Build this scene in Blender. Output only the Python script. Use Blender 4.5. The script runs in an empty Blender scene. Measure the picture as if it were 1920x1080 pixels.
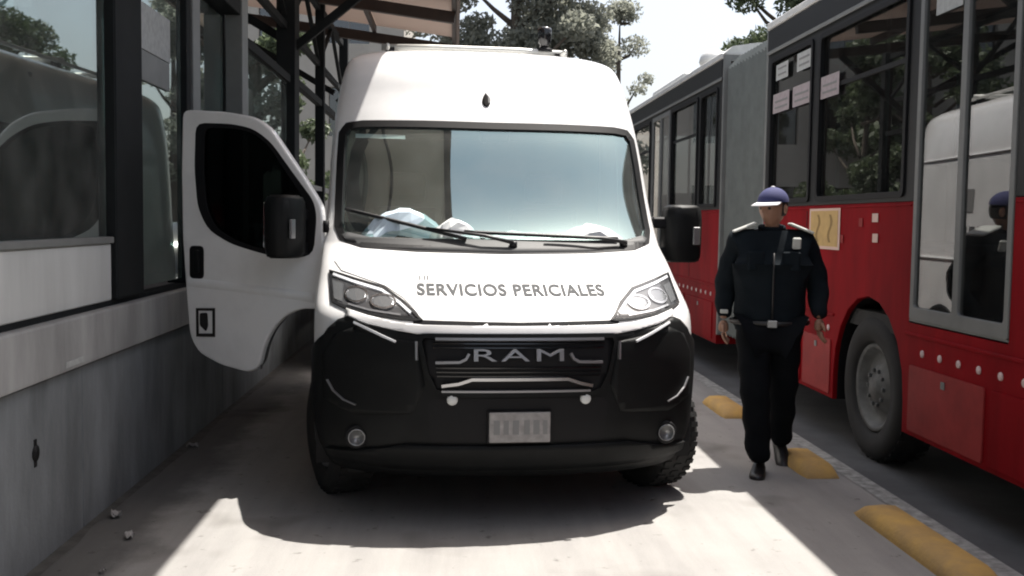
import bpy, bmesh, math, random
import numpy as np
from mathutils import Vector, Matrix
random.seed(7)
rng = np.random.default_rng(7)
R = math.radians
scene = bpy.context.scene
COL = scene.collection

# ------------------------------------------------------------------ camera
cam_data = bpy.data.cameras.new('camera')
cam = bpy.data.objects.new('camera', cam_data)
COL.objects.link(cam)
scene.camera = cam
cam_data.sensor_width = 36.0
cam_data.lens = 1900.0 / 1920.0 * 36.0
cam_data.clip_start = 0.05
cam_data.clip_end = 900.0
YAW, PITCH, ROLL = math.atan(110/1900), math.atan(125/1900), R(0.8)
_fw = Vector((math.sin(YAW)*math.cos(PITCH), math.cos(YAW)*math.cos(PITCH), -math.sin(PITCH)))
_rt = Vector((math.cos(YAW), -math.sin(YAW), 0))
_up = _rt.cross(_fw)
_r2 = _rt*math.cos(ROLL) + _up*math.sin(ROLL)
_u2 = _up*math.cos(ROLL) - _rt*math.sin(ROLL)
cam.matrix_world = Matrix(((_r2.x, _u2.x, -_fw.x, 0), (_r2.y, _u2.y, -_fw.y, 0), (_r2.z, _u2.z, -_fw.z, 1.53), (0, 0, 0, 1)))

# ------------------------------------------------------------------ sky and sun
SUN = Vector((0.305, 0.265, 1.0)).normalized()
world = bpy.data.worlds.new('World')
scene.world = world
world.use_nodes = True
wn = world.node_tree
for n in list(wn.nodes):
    wn.nodes.remove(n)
sky = wn.nodes.new('ShaderNodeTexSky')
sky.sky_type = 'NISHITA'
sky.sun_disc = False
sky.sun_elevation = math.asin(SUN.z)
sky.sun_rotation = math.atan2(SUN.x, SUN.y)
sky.air_density = 1.0
sky.dust_density = 8.0
sky.ozone_density = 1.0
sky.altitude = 600
bg = wn.nodes.new('ShaderNodeBackground')
bg.inputs[1].default_value = 0.075
wo = wn.nodes.new('ShaderNodeOutputWorld')
haze_add = wn.nodes.new('ShaderNodeMix')          # thin milky cloud veil, even over the whole sky
haze_add.data_type = 'RGBA'
haze_add.blend_type = 'ADD'
haze_add.inputs['Factor'].default_value = 1.0
haze_add.inputs['B'].default_value = (2.5, 2.5, 2.45, 1)
haze_add.clamp_result = False
wn.links.new(sky.outputs[0], haze_add.inputs['A'])
wn.links.new(haze_add.outputs['Result'], bg.inputs[0])
wn.links.new(bg.outputs[0], wo.inputs[0])
sun_data = bpy.data.lights.new('sun', 'SUN')
sun_data.energy = 4.6
sun_data.angle = R(0.55)
sun_data.color = (1.0, 0.95, 0.88)
sun = bpy.data.objects.new('sun', sun_data)
sun.rotation_euler = (-SUN).to_track_quat('-Z', 'Y').to_euler()
sun.location = SUN*60
COL.objects.link(sun)
scene.view_settings.view_transform = 'Standard'
scene.view_settings.look = 'None'
scene.view_settings.exposure = 1.18
scene.view_settings.gamma = 1.0
scene.render.engine = 'CYCLES'
scene.cycles.max_bounces = 10
scene.cycles.transparent_max_bounces = 16
scene.cycles.filter_width = 2.0

# ------------------------------------------------------------------ materials
def pmat(name, color, rough=0.5, metal=0.0, spec=0.5, coat=0.0, noise=0.0, nscale=8.0, bump=0.0, bscale=60.0,
         dark=None, emission=None, rough_var=0.0, contrast=(0.35, 0.7), streak=None):
    m = bpy.data.materials.new(name)
    m.use_nodes = True
    nt = m.node_tree
    b = nt.nodes['Principled BSDF']
    b.inputs['Base Color'].default_value = (*color, 1)
    b.inputs['Roughness'].default_value = rough
    b.inputs['Metallic'].default_value = metal
    b.inputs['Specular IOR Level'].default_value = spec
    b.inputs['Coat Weight'].default_value = coat
    b.inputs['Coat Roughness'].default_value = 0.06
    tc = nt.nodes.new('ShaderNodeTexCoord')
    if noise > 0:
        nz = nt.nodes.new('ShaderNodeTexNoise')
        nz.inputs['Scale'].default_value = nscale
        nz.inputs['Detail'].default_value = 7
        nz.inputs['Roughness'].default_value = 0.62
        if streak:
            mp = nt.nodes.new('ShaderNodeMapping')
            mp.inputs['Scale'].default_value = streak
            nt.links.new(tc.outputs['Object'], mp.inputs['Vector'])
            nt.links.new(mp.outputs[0], nz.inputs['Vector'])
        else:
            nt.links.new(tc.outputs['Object'], nz.inputs['Vector'])
        cr = nt.nodes.new('ShaderNodeValToRGB')
        cr.color_ramp.elements[0].position = contrast[0]
        cr.color_ramp.elements[1].position = contrast[1]
        d = dark or tuple(c*(1-noise) for c in color)
        cr.color_ramp.elements[0].color = (*d, 1)
        cr.color_ramp.elements[1].color = (*color, 1)
        nt.links.new(nz.outputs['Fac'], cr.inputs['Fac'])
        nt.links.new(cr.outputs['Color'], b.inputs['Base Color'])
        if rough_var > 0:
            mr = nt.nodes.new('ShaderNodeMapRange')
            mr.inputs['To Min'].default_value = min(1, rough+rough_var)
            mr.inputs['To Max'].default_value = max(0.02, rough-rough_var)
            nt.links.new(nz.outputs['Fac'], mr.inputs['Value'])
            nt.links.new(mr.outputs['Result'], b.inputs['Roughness'])
    if bump > 0:
        n2 = nt.nodes.new('ShaderNodeTexNoise')
        n2.inputs['Scale'].default_value = bscale
        n2.inputs['Detail'].default_value = 5
        nt.links.new(tc.outputs['Object'], n2.inputs['Vector'])
        bp = nt.nodes.new('ShaderNodeBump')
        bp.inputs['Strength'].default_value = bump
        bp.inputs['Distance'].default_value = 0.01
        nt.links.new(n2.outputs['Fac'], bp.inputs['Height'])
        nt.links.new(bp.outputs['Normal'], b.inputs['Normal'])
    if emission:
        b.inputs['Emission Color'].default_value = (*emission[:3], 1)
        b.inputs['Emission Strength'].default_value = emission[3]
    return m

def glass(name, tint, ior=1.6, rough=0.0, dust=0.0, gcol=(1, 1, 1)):
    m = bpy.data.materials.new(name)
    m.use_nodes = True
    nt = m.node_tree
    for n in list(nt.nodes):
        nt.nodes.remove(n)
    out = nt.nodes.new('ShaderNodeOutputMaterial')
    tr = nt.nodes.new('ShaderNodeBsdfTransparent')
    tr.inputs[0].default_value = (*tint, 1)
    gl = nt.nodes.new('ShaderNodeBsdfGlossy')
    gl.inputs['Roughness'].default_value = rough
    gl.inputs['Color'].default_value = (*gcol, 1)
    fr = nt.nodes.new('ShaderNodeFresnel')
    geo = nt.nodes.new('ShaderNodeNewGeometry')       # same strength of reflection on both faces of a sheet
    ri = nt.nodes.new('ShaderNodeMapRange')
    ri.inputs['To Min'].default_value = ior
    ri.inputs['To Max'].default_value = 1/ior
    nt.links.new(geo.outputs['Backfacing'], ri.inputs['Value'])
    nt.links.new(ri.outputs[0], fr.inputs['IOR'])
    mx = nt.nodes.new('ShaderNodeMixShader')
    nt.links.new(fr.outputs[0], mx.inputs[0])
    nt.links.new(tr.outputs[0], mx.inputs[1])
    nt.links.new(gl.outputs[0], mx.inputs[2])
    last = mx
    if dust > 0:
        df = nt.nodes.new('ShaderNodeBsdfDiffuse')
        df.inputs[0].default_value = (0.42, 0.42, 0.4, 1)
        nz = nt.nodes.new('ShaderNodeTexNoise')
        nz.inputs['Scale'].default_value = 5
        nz.inputs['Detail'].default_value = 6
        tc = nt.nodes.new('ShaderNodeTexCoord')
        nt.links.new(tc.outputs['Object'], nz.inputs['Vector'])
        mr = nt.nodes.new('ShaderNodeMapRange')
        mr.inputs['From Min'].default_value = 0.3
        mr.inputs['From Max'].default_value = 0.8
        mr.inputs['To Min'].default_value = dust*0.4
        mr.inputs['To Max'].default_value = dust*1.5
        nt.links.new(nz.outputs['Fac'], mr.inputs['Value'])
        m2 = nt.nodes.new('ShaderNodeMixShader')
        nt.links.new(mr.outputs[0], m2.inputs[0])
        nt.links.new(mx.outputs[0], m2.inputs[1])
        nt.links.new(df.outputs[0], m2.inputs[2])
        last = m2
    nt.links.new(last.outputs[0], out.inputs[0])
    return m

def translucent(name, color, amount, rough=0.6):
    m = bpy.data.materials.new(name)
    m.use_nodes = True
    nt = m.node_tree
    b = nt.nodes['Principled BSDF']
    b.inputs['Base Color'].default_value = (*color, 1)
    b.inputs['Roughness'].default_value = rough
    t = nt.nodes.new('ShaderNodeBsdfTranslucent')
    t.inputs[0].default_value = (*color, 1)
    mx = nt.nodes.new('ShaderNodeMixShader')
    mx.inputs[0].default_value = amount
    nt.links.new(b.outputs[0], mx.inputs[1])
    nt.links.new(t.outputs[0], mx.inputs[2])
    nt.links.new(mx.outputs[0], nt.nodes['Material Output'].inputs[0])
    return m

M = {}
M['ground'] = pmat('asphalt_ground', (0.075, 0.075, 0.078), 0.9, noise=0.4, nscale=3, bump=0.4, bscale=90)
M['asphalt'] = pmat('asphalt', (0.095, 0.096, 0.10), 0.85, noise=0.35, nscale=2.2, bump=0.4, bscale=120)
M['paint_line'] = pmat('worn_road_paint', (0.42, 0.42, 0.40), 0.8, noise=0.6, nscale=14)
M['dirt'] = pmat('gutter_dirt', (0.10, 0.097, 0.09), 0.95, noise=0.5, nscale=9)
M['wall'] = pmat('platform_concrete', (0.21, 0.225, 0.235), 0.85, noise=0.5, nscale=3.0, streak=(1, 1, .3), bump=0.25, bscale=40)
M['beam'] = pmat('platform_edge_metal', (0.37, 0.37, 0.365), 0.6, noise=0.4, nscale=4, streak=(1, 1, .25), bump=0.1, bscale=30)
M['sidepanel'] = pmat('station_side_panel', (0.54, 0.55, 0.54), 0.45, noise=0.22, nscale=4, streak=(1, 1, .2))
M['steel_dark'] = pmat('dark_painted_steel', (0.012, 0.014, 0.015), 0.75, spec=0.15, noise=0.3, nscale=5)
M['steel_grey'] = pmat('grey_painted_steel', (0.17, 0.175, 0.17), 0.5, noise=0.2, nscale=5)
M['steel_rust'] = pmat('brown_painted_steel', (0.045, 0.028, 0.022), 0.6, noise=0.4, nscale=5)
M['glass_station'] = glass('station_glass', (0.34, 0.42, 0.40), 3.4, 0.015, 0.10, (0.9, 1.0, 0.97))
M['canopy'] = translucent('canopy_sheet', (0.72, 0.60, 0.53), 0.13)
M['fascia'] = pmat('canopy_fascia', (0.10, 0.06, 0.04), 0.6, noise=0.3)
M['dark_in'] = pmat('dark_interior', (0.022, 0.023, 0.023), 0.9)
M['floor_in'] = pmat('platform_floor', (0.12, 0.12, 0.12), 0.8, noise=0.2)
M['white'] = pmat('white_van_paint', (0.80, 0.80, 0.80), 0.28, coat=0.6, noise=0.13, nscale=3, contrast=(0.3, 0.6))
M['plastic'] = pmat('black_textured_plastic', (0.010, 0.0108, 0.0112), 0.5, spec=0.15, noise=0.35, nscale=6, bump=0.12, bscale=500, rough_var=0.12)
M['gloss_black'] = pmat('gloss_black', (0.008, 0.008, 0.009), 0.15, coat=0.3)
M['rubber'] = pmat('tyre_rubber', (0.016, 0.016, 0.016), 0.85, noise=0.3, nscale=12)
M['rim'] = pmat('steel_rim', (0.30, 0.30, 0.31), 0.42, metal=0.7, noise=0.3, nscale=10)
M['busrim'] = pmat('dusty_bus_rim', (0.13, 0.135, 0.135), 0.6, metal=0.3, noise=0.5, nscale=9)
M['chrome'] = pmat('satin_chrome', (0.5, 0.5, 0.51), 0.25, metal=1.0)
M['greytrim'] = pmat('satin_grey_trim', (0.30, 0.30, 0.31), 0.35, metal=0.6)
M['headhousing'] = pmat('headlight_housing', (0.07, 0.07, 0.073), 0.3, noise=0.3, nscale=15)
M['drl'] = pmat('light_guide', (0.75, 0.76, 0.78), 0.2)
M['lens'] = glass('clear_lens', (0.92, 0.93, 0.94), 1.35, 0.02)
M['windscreen'] = glass('windscreen_glass', (0.80, 0.92, 0.90), 3.7, 0.0, 0.09, (0.74, 1.0, 1.0))
M['doorglass'] = glass('dark_side_glass', (0.10, 0.115, 0.11), 1.5, 0.0)
M['gasket'] = pmat('black_gasket', (0.008, 0.008, 0.009), 0.6, spec=0.2)
M['cowl'] = pmat('grey_cowl_plastic', (0.03, 0.032, 0.034), 0.6, noise=0.3)
M['dash'] = pmat('dashboard_plastic', (0.10, 0.102, 0.105), 0.7, noise=0.2)
M['seat'] = pmat('seat_fabric', (0.035, 0.037, 0.04), 0.9)
M['paper'] = pmat('white_paper', (0.78, 0.80, 0.80), 0.8)
M['paperblue'] = pmat('pale_blue_plastic_bag', (0.55, 0.66, 0.74), 0.45)
M['letter'] = pmat('grey_lettering', (0.10, 0.103, 0.106), 0.95, spec=0.0)
M['emblem'] = pmat('dark_emblem', (0.03, 0.028, 0.028), 0.95, spec=0.0)
M['emblem2'] = pmat('mid_grey_emblem', (0.22, 0.22, 0.22), 0.95, spec=0.0)
M['plate'] = pmat('number_plate', (0.34, 0.325, 0.32), 0.5, noise=0.35, nscale=22)
M['sensor'] = pmat('pale_grey_cap', (0.62, 0.63, 0.62), 0.35)
M['foglamp'] = pmat('fog_lamp', (0.22, 0.225, 0.23), 0.25, metal=0.5)
M['mirror'] = pmat('mirror_glass', (0.7, 0.72, 0.74), 0.04, metal=1.0)
M['rack'] = pmat('rack_aluminium', (0.55, 0.55, 0.52), 0.45, metal=0.4)
M['amber'] = pmat('amber_lens', (0.5, 0.22, 0.04), 0.2)
M['red'] = pmat('red_bus_paint', (0.27, 0.006, 0.011), 0.55, spec=0.04, noise=0.42, nscale=3.0, streak=(1, 1, .3))
M['red2'] = pmat('sheen_sticker_red', (0.30, 0.035, 0.035), 0.5, spec=0.1, noise=0.3, nscale=4)  # lighter red paints sheen onto two hatches; also colours small stickers
M['bus_black'] = pmat('bus_window_band', (0.010, 0.011, 0.012), 0.5, spec=0.25)
M['busglass'] = glass('bus_glass', (0.40, 0.42, 0.42), 1.9, 0.01, 0.02)
M['bellows'] = pmat('grey_bellows_fabric', (0.15, 0.165, 0.16), 0.9, noise=0.2, nscale=5)
M['bus_roof'] = pmat('white_bus_roof', (0.62, 0.62, 0.60), 0.5, noise=0.2)
M['label'] = pmat('pale_sticker', (0.36, 0.31, 0.32), 0.8, noise=0.25, nscale=25)
M['label2'] = pmat('white_sticker', (0.42, 0.43, 0.42), 0.8, noise=0.25, nscale=25)
M['yellow_sign'] = pmat('ochre_sticker', (0.52, 0.34, 0.12), 0.6, noise=0.2, nscale=12)
M['sign_edge'] = pmat('pale_sticker_border', (0.60, 0.42, 0.36), 0.6)
M['sign_ink'] = pmat('brown_sticker_ink', (0.22, 0.13, 0.03), 0.6)
M['dot'] = pmat('reflective_dot', (0.58, 0.44, 0.42), 0.5)
M['sep'] = pmat('worn_yellow_separator', (0.60, 0.37, 0.10), 0.85, noise=0.4, nscale=5, dark=(0.40, 0.26, 0.11), bump=0.4, bscale=50)
M['skin'] = pmat('skin', (0.30, 0.16, 0.105), 0.55, noise=0.1)
M['jacket'] = pmat('dark_navy_cloth', (0.010, 0.014, 0.018), 0.9, spec=0.1, noise=0.3, nscale=8, bump=0.4, bscale=18)
M['trouser'] = pmat('black_cloth', (0.007, 0.008, 0.010), 0.95, spec=0.1, noise=0.3, nscale=8, bump=0.4, bscale=14)
M['shoe'] = pmat('black_leather', (0.012, 0.011, 0.011), 0.4)
M['cap'] = pmat('navy_cap_cloth', (0.03, 0.034, 0.11), 0.85)
M['capwhite'] = pmat('white_cap_cloth', (0.72, 0.72, 0.74), 0.85)
M['palegrey'] = pmat('pale_grey', (0.45, 0.46, 0.43), 0.5)  # pale tone for painted-in shoulder highlights, radio and watch
M['hair'] = pmat('black_hair', (0.012, 0.010, 0.009), 0.7)
M['eye'] = pmat('eye_dark', (0.015, 0.012, 0.01), 0.2)
M['bark'] = pmat('tree_bark', (0.11, 0.09, 0.07), 0.95, noise=0.4, nscale=4, bump=0.6, bscale=12)
M['leaf'] = translucent('green_leaf', (0.085, 0.11, 0.06), 0.35, 0.6)
M['leaf_hazy'] = translucent('hazy_leaf', (0.27, 0.28, 0.235), 0.6, 0.6)  # distance haze is put into this paler leaf colour
M['beige'] = pmat('beige_render', (0.42, 0.39, 0.34), 0.85, noise=0.2, nscale=0.8)
M['paneling'] = pmat('grey_wall_panel', (0.40, 0.39, 0.36), 0.7, noise=0.2, nscale=1)
M['litter'] = pmat('scrap_paper', (0.32, 0.31, 0.30), 0.8, noise=0.3, nscale=30)
M['wipe'] = pmat('wiper_black', (0.012, 0.012, 0.013), 0.45)

# concrete lane with stains, tyre tracks and fine grain
def concrete_mat():
    m = bpy.data.materials.new('lane_concrete')
    m.use_nodes = True
    nt = m.node_tree
    b = nt.nodes['Principled BSDF']
    b.inputs['Roughness'].default_value = 0.9
    tc = nt.nodes.new('ShaderNodeTexCoord')
    def noise(sc, det=6, mapping=None):
        n = nt.nodes.new('ShaderNodeTexNoise')
        n.inputs['Scale'].default_value = sc
        n.inputs['Detail'].default_value = det
        n.inputs['Roughness'].default_value = 0.65
        if mapping:
            mp = nt.nodes.new('ShaderNodeMapping')
            mp.inputs['Scale'].default_value = mapping
            nt.links.new(tc.outputs['Object'], mp.inputs['Vector'])
            nt.links.new(mp.outputs[0], n.inputs['Vector'])
        else:
            nt.links.new(tc.outputs['Object'], n.inputs['Vector'])
        return n
    def ramp(n, p0, c0, p1, c1):
        r = nt.nodes.new('ShaderNodeValToRGB')
        r.color_ramp.elements[0].position = p0
        r.color_ramp.elements[0].color = (*c0, 1)
        r.color_ramp.elements[1].position = p1
        r.color_ramp.elements[1].color = (*c1, 1)
        nt.links.new(n.outputs['Fac'], r.inputs['Fac'])
        return r
    base = ramp(noise(1.1), 0.3, (0.27, 0.262, 0.252), 0.7, (0.325, 0.316, 0.302))
    track = ramp(noise(2.0, 5, (2.2, 0.25, 1)), 0.35, (0.82, 0.82, 0.83), 0.6, (1, 1, 1))
    grain = ramp(noise(140, 3), 0.3, (0.86, 0.86, 0.86), 0.7, (1, 1, 1))
    spots = ramp(noise(9, 3), 0.28, (0.55, 0.54, 0.53), 0.36, (1, 1, 1))
    def mul(a, c):
        x = nt.nodes.new('ShaderNodeMix')
        x.data_type = 'RGBA'
        x.blend_type = 'MULTIPLY'
        x.inputs['Factor'].default_value = 1
        nt.links.new(a, x.inputs['A'])
        nt.links.new(c, x.inputs['B'])
        return x.outputs['Result']
    oil = ramp(noise(0.9, 3), 0.30, (0.62, 0.61, 0.60), 0.42, (1, 1, 1))
    c = mul(mul(mul(base.outputs[0], track.outputs[0]), grain.outputs[0]), spots.outputs[0])
    c = mul(c, oil.outputs[0])
    # shade beside the platform deepened in the lane colour, sunlit patch left clear
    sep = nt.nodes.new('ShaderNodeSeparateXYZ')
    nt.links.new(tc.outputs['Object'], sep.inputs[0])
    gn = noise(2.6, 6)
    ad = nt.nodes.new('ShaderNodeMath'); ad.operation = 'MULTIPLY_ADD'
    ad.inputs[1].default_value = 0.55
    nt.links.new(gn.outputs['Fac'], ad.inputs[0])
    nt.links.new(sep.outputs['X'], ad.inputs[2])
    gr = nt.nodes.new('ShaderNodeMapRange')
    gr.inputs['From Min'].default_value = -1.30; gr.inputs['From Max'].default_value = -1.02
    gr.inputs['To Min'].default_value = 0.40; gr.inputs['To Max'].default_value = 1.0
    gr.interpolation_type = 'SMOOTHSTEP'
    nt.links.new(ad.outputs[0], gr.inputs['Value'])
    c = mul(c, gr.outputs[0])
    nt.links.new(c, b.inputs['Base Color'])
    bp = nt.nodes.new('ShaderNodeBump')
    bp.inputs['Strength'].default_value = 0.35
    bp.inputs['Distance'].default_value = 0.006
    nt.links.new(noise(160, 4).outputs['Fac'], bp.inputs['Height'])
    nt.links.new(bp.outputs[0], b.inputs['Normal'])
    return m
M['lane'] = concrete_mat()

# ------------------------------------------------------------------ helpers
def link(o, parent=None, mat=None):
    COL.objects.link(o)
    if parent is not None:
        o.parent = parent
    if mat is not None:
        o.data.materials.clear()
        o.data.materials.append(M[mat])
    return o

def obj(name, verts, faces, mat, parent=None, smooth=False):
    me = bpy.data.meshes.new(name)
    me.from_pydata([tuple(v) for v in verts], [], faces)
    me.update()
    if smooth:
        me.polygons.foreach_set('use_smooth', [True]*len(me.polygons))
    o = bpy.data.objects.new(name, me)
    return link(o, parent, mat)

def from_bm(name, bm, mat, parent=None, smooth=False):
    me = bpy.data.meshes.new(name)
    bm.normal_update()
    bm.to_mesh(me)
    bm.free()
    if smooth:
        me.polygons.foreach_set('use_smooth', [True]*len(me.polygons))
    return link(bpy.data.objects.new(name, me), parent, mat)

def empty(name, loc=(0, 0, 0), rz=0.0):
    o = bpy.data.objects.new(name, None)
    o.empty_display_size = 0.2
    o.location = loc
    o.rotation_euler = (0, 0, rz)
    COL.objects.link(o)
    return o

def tag(o, label=None, cat=None, group=None, kind=None):
    if label: o['label'] = label
    if cat: o['category'] = cat
    if group: o['group'] = group
    if kind: o['kind'] = kind
    return o

def bm_box(bm, lo, hi, bevel=0.0, mtx=None, seg=1):
    x0, y0, z0 = lo
    x1, y1, z1 = hi
    vs = [bm.verts.new(p) for p in ((x0, y0, z0), (x1, y0, z0), (x1, y1, z0), (x0, y1, z0), (x0, y0, z1), (x1, y0, z1), (x1, y1, z1), (x0, y1, z1))]
    fs = [bm.faces.new([vs[i] for i in f]) for f in ((0, 3, 2, 1), (4, 5, 6, 7), (0, 1, 5, 4), (1, 2, 6, 5), (2, 3, 7, 6), (3, 0, 4, 7))]
    allv = vs
    if bevel > 0:
        es = list({e for f in fs for e in f.edges})
        r = bmesh.ops.bevel(bm, geom=es, offset=bevel, segments=seg, profile=0.6, affect='EDGES')
        allv = list({v for f in r['faces'] for v in f.verts} | {v for v in vs if v.is_valid})
    if mtx is not None:
        bmesh.ops.transform(bm, matrix=mtx, verts=[v for v in allv if v.is_valid])
    return allv

def box(name, lo, hi, mat, parent=None, bevel=0.0, seg=1, smooth=False):
    bm = bmesh.new()
    lo2 = tuple(min(a, b) for a, b in zip(lo, hi))
    hi2 = tuple(max(a, b) for a, b in zip(lo, hi))
    bm_box(bm, lo2, hi2, bevel, None, seg)
    return from_bm(name, bm, mat, parent, smooth)

def bar(name, a, b, w, h, mat, parent=None, bevel=0.004):
    """a box-section bar from a to b"""
    a, b = Vector(a), Vector(b)
    d = (b-a)
    L = d.length
    q = d.to_track_quat('X', 'Z').to_matrix().to_4x4()
    bm = bmesh.new()
    bm_box(bm, (0, -w/2, -h/2), (L, w/2, h/2), bevel)
    bmesh.ops.transform(bm, matrix=Matrix.Translation(a) @ q, verts=bm.verts[:])
    return from_bm(name, bm, mat, parent)

def tube_mesh(bm, pts, rad, n=8, cap=True):
    pts = [Vector(p) for p in pts]
    rads = rad if isinstance(rad, (list, tuple)) else [rad]*len(pts)
    rings = []
    prev = None
    for i, p in enumerate(pts):
        t = (pts[min(i+1, len(pts)-1)] - pts[max(i-1, 0)]).normalized()
        if prev is None:
            u = t.orthogonal().normalized()
        else:
            u = (prev - t*prev.dot(t))
            u = u.normalized() if u.length > 1e-6 else t.orthogonal().normalized()
        prev = u
        w = t.cross(u)
        rings.append([bm.verts.new(p + (u*math.cos(k*2*math.pi/n) + w*math.sin(k*2*math.pi/n))*rads[i]) for k in range(n)])
    for r0, r1 in zip(rings, rings[1:]):
        for k in range(n):
            bm.faces.new((r0[k], r0[(k+1) % n], r1[(k+1) % n], r1[k]))
    if cap:
        bm.faces.new(list(reversed(rings[0])))
        bm.faces.new(rings[-1])

def tube(name, pts, rad, mat, parent=None, n=8):
    bm = bmesh.new()
    tube_mesh(bm, pts, rad, n)
    return from_bm(name, bm, mat, parent, True)

def lathe(name, prof, mat, parent=None, n=40, axis='X', loc=(0, 0, 0), smooth=True, close=True):
    """profile of (along, radius) turned about an axis"""
    bm = bmesh.new()
    rings = []
    for a, r in prof:
        ring = []
        for k in range(n):
            c, s = math.cos(2*math.pi*k/n), math.sin(2*math.pi*k/n)
            p = {'X': (a, r*c, r*s), 'Y': (r*c, a, r*s), 'Z': (r*c, r*s, a)}[axis]
            ring.append(bm.verts.new((p[0]+loc[0], p[1]+loc[1], p[2]+loc[2])))
        rings.append(ring)
    for r0, r1 in zip(rings, rings[1:]):
        for k in range(n):
            bm.faces.new((r0[k], r0[(k+1) % n], r1[(k+1) % n], r1[k]))
    if close:
        bm.faces.new(rings[0]); bm.faces.new(list(reversed(rings[-1])))
    bmesh.ops.recalc_face_normals(bm, faces=bm.faces[:])
    o = from_bm(name, bm, mat, parent, smooth)
    return o

def eval_mesh(o):
    dg = bpy.context.evaluated_depsgraph_get()
    dg.update()
    me = bpy.data.meshes.new_from_object(o.evaluated_get(dg))
    return me

def plate(name, outline, holes, thick, mat, parent=None, bevel=0.004, frame=None, smooth=False):
    """flat sheet with holes; outline in 2D (a,b); frame = 4x4 that maps (a,b,depth)"""
    cu = bpy.data.curves.new('tmp', 'CURVE')
    cu.dimensions = '2D'
    cu.fill_mode = 'BOTH'
    cu.extrude = max(thick/2 - bevel, 0.0001)
    cu.bevel_depth = bevel
    cu.bevel_resolution = 1
    cu.offset = -bevel
    for poly in [outline] + list(holes):
        sp = cu.splines.new('POLY')
        sp.points.add(len(poly)-1)
        for i, (a, b) in enumerate(poly):
            sp.points[i].co = (a, b, 0, 1)
        sp.use_cyclic_u = True
    t = bpy.data.objects.new('tmp', cu)
    COL.objects.link(t)
    me = eval_mesh(t)
    bpy.data.objects.remove(t)
    bpy.data.curves.remove(cu)
    me.name = name
    if frame is not None:
        me.transform(frame)
        if frame.determinant() < 0:
            me.flip_normals()
    me.polygons.foreach_set('use_smooth', [False]*len(me.polygons))
    return link(bpy.data.objects.new(name, me), parent, mat)

def text_mesh(body, size, extrude=0.0, offset=0.0, xscale=1.0, space=1.0):
    cu = bpy.data.curves.new('tmp', 'FONT')
    cu.body = body
    cu.size = size
    cu.extrude = extrude
    cu.offset = offset
    cu.align_x = 'CENTER'
    cu.align_y = 'CENTER'
    cu.space_character = space
    t = bpy.data.objects.new('tmp', cu)
    COL.objects.link(t)
    me = eval_mesh(t)
    bpy.data.objects.remove(t)
    bpy.data.curves.remove(cu)
    me.transform(Matrix.Diagonal((xscale, 1, 1, 1)))
    return me

def round_poly(pts, r=0.05, n=4):
    """round the corners of a polygon; r may be a list"""
    out = []
    N = len(pts)
    for i in range(N):
        p0, p, p1 = Vector(pts[i-1]), Vector(pts[i]), Vector(pts[(i+1) % N])
        rr = r[i] if isinstance(r, (list, tuple)) else r
        a, b = (p0-p), (p1-p)
        k = min(rr, a.length*0.49, b.length*0.49)
        if k < 1e-5:
            out.append(tuple(p)); continue
        A, B = p + a.normalized()*k, p + b.normalized()*k
        for j in range(n+1):
            t = j/n
            out.append(tuple(A*(1-t)**2 + p*2*t*(1-t) + B*t*t))
    return out

def rect(a0, b0, a1, b1, r=0.0):
    p = [(a0, b0), (a1, b0), (a1, b1), (a0, b1)]
    return round_poly(p, r) if r > 0 else p

# ================================================================== SETTING: ground, lanes
def sheet(name, x0, y0, x1, y1, z, mat):
    nx, ny = 1, 1
    o = obj(name, [(x0, y0, z), (x1, y0, z), (x1, y1, z), (x0, y1, z)], [(0, 1, 2, 3)], mat)
    return tag(o, kind='structure')
sheet('ground', -300, -300, 300, 400, -0.008, 'ground')
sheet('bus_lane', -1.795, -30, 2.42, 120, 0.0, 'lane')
sheet('road', 2.50, -30, 6.2, 120, -0.003, 'asphalt')
sheet('lane_line', 2.40, -30, 2.52, 120, 0.004, 'paint_line')
# dirt that gathers at the foot of the platform wall
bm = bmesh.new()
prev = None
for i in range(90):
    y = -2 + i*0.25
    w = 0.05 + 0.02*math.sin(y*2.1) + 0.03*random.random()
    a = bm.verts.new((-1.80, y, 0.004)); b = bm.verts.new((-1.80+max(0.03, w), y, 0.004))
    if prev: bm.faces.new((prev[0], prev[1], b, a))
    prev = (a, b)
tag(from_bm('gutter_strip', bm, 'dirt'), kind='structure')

# ================================================================== STATION
station = empty('bus_station', (-1.8, 0, 0))
tag(station, 'grey raised bus station with dark glass, steel posts and brown canopy beside the white van', 'bus station')
def S(x, y, z): return (x+1.8, y, z)     # station-local coordinates
YA, YB = -13.0, 17.0
# platform base wall as cast panels with joints
yy = YA
while yy < YB-0.1:
    box('wall_panel', S(-2.1, yy+0.004, -0.05), S(-1.80, min(yy+3.0, YB)-0.004, 0.80), 'wall', station, 0.005)
    yy += 3.0
box('wall_core', S(-6.2, YA, -0.05), S(-2.11, YB, 0.79), 'wall', station)
# edge beam, in lengths
for y0, y1 in ((YA, 1.6), (1.6, 7.0), (7.0, 12.0), (12.0, YB)):
    box('edge_beam', S(-2.0, y0+0.004, 0.815), S(-1.755, y1-0.004, 1.055), 'beam', station, 0.012, 2)
box('platform_floor', S(-6.2, YA, 0.80), S(-2.0, YB, 1.03), 'floor_in', station)
# light lower panels under the glass
for y0, y1 in ((YA, -9.0), (-9.0, -5.1), (-5.1, -1.2), (-1.2, 2.0), (2.0, 5.45)):
    box('lower_panel', S(-1.86, y0+0.005, 1.085), S(-1.80, y1-0.005, 1.385), 'sidepanel', station, 0.006)
box('sill', S(-1.87, YA, 1.386), S(-1.785, 5.45, 1.42), 'steel_grey', station, 0.004)
box('floor_channel', S(-1.88, YA, 1.056), S(-1.81, 17.0, 1.084), 'steel_dark', station)
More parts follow.
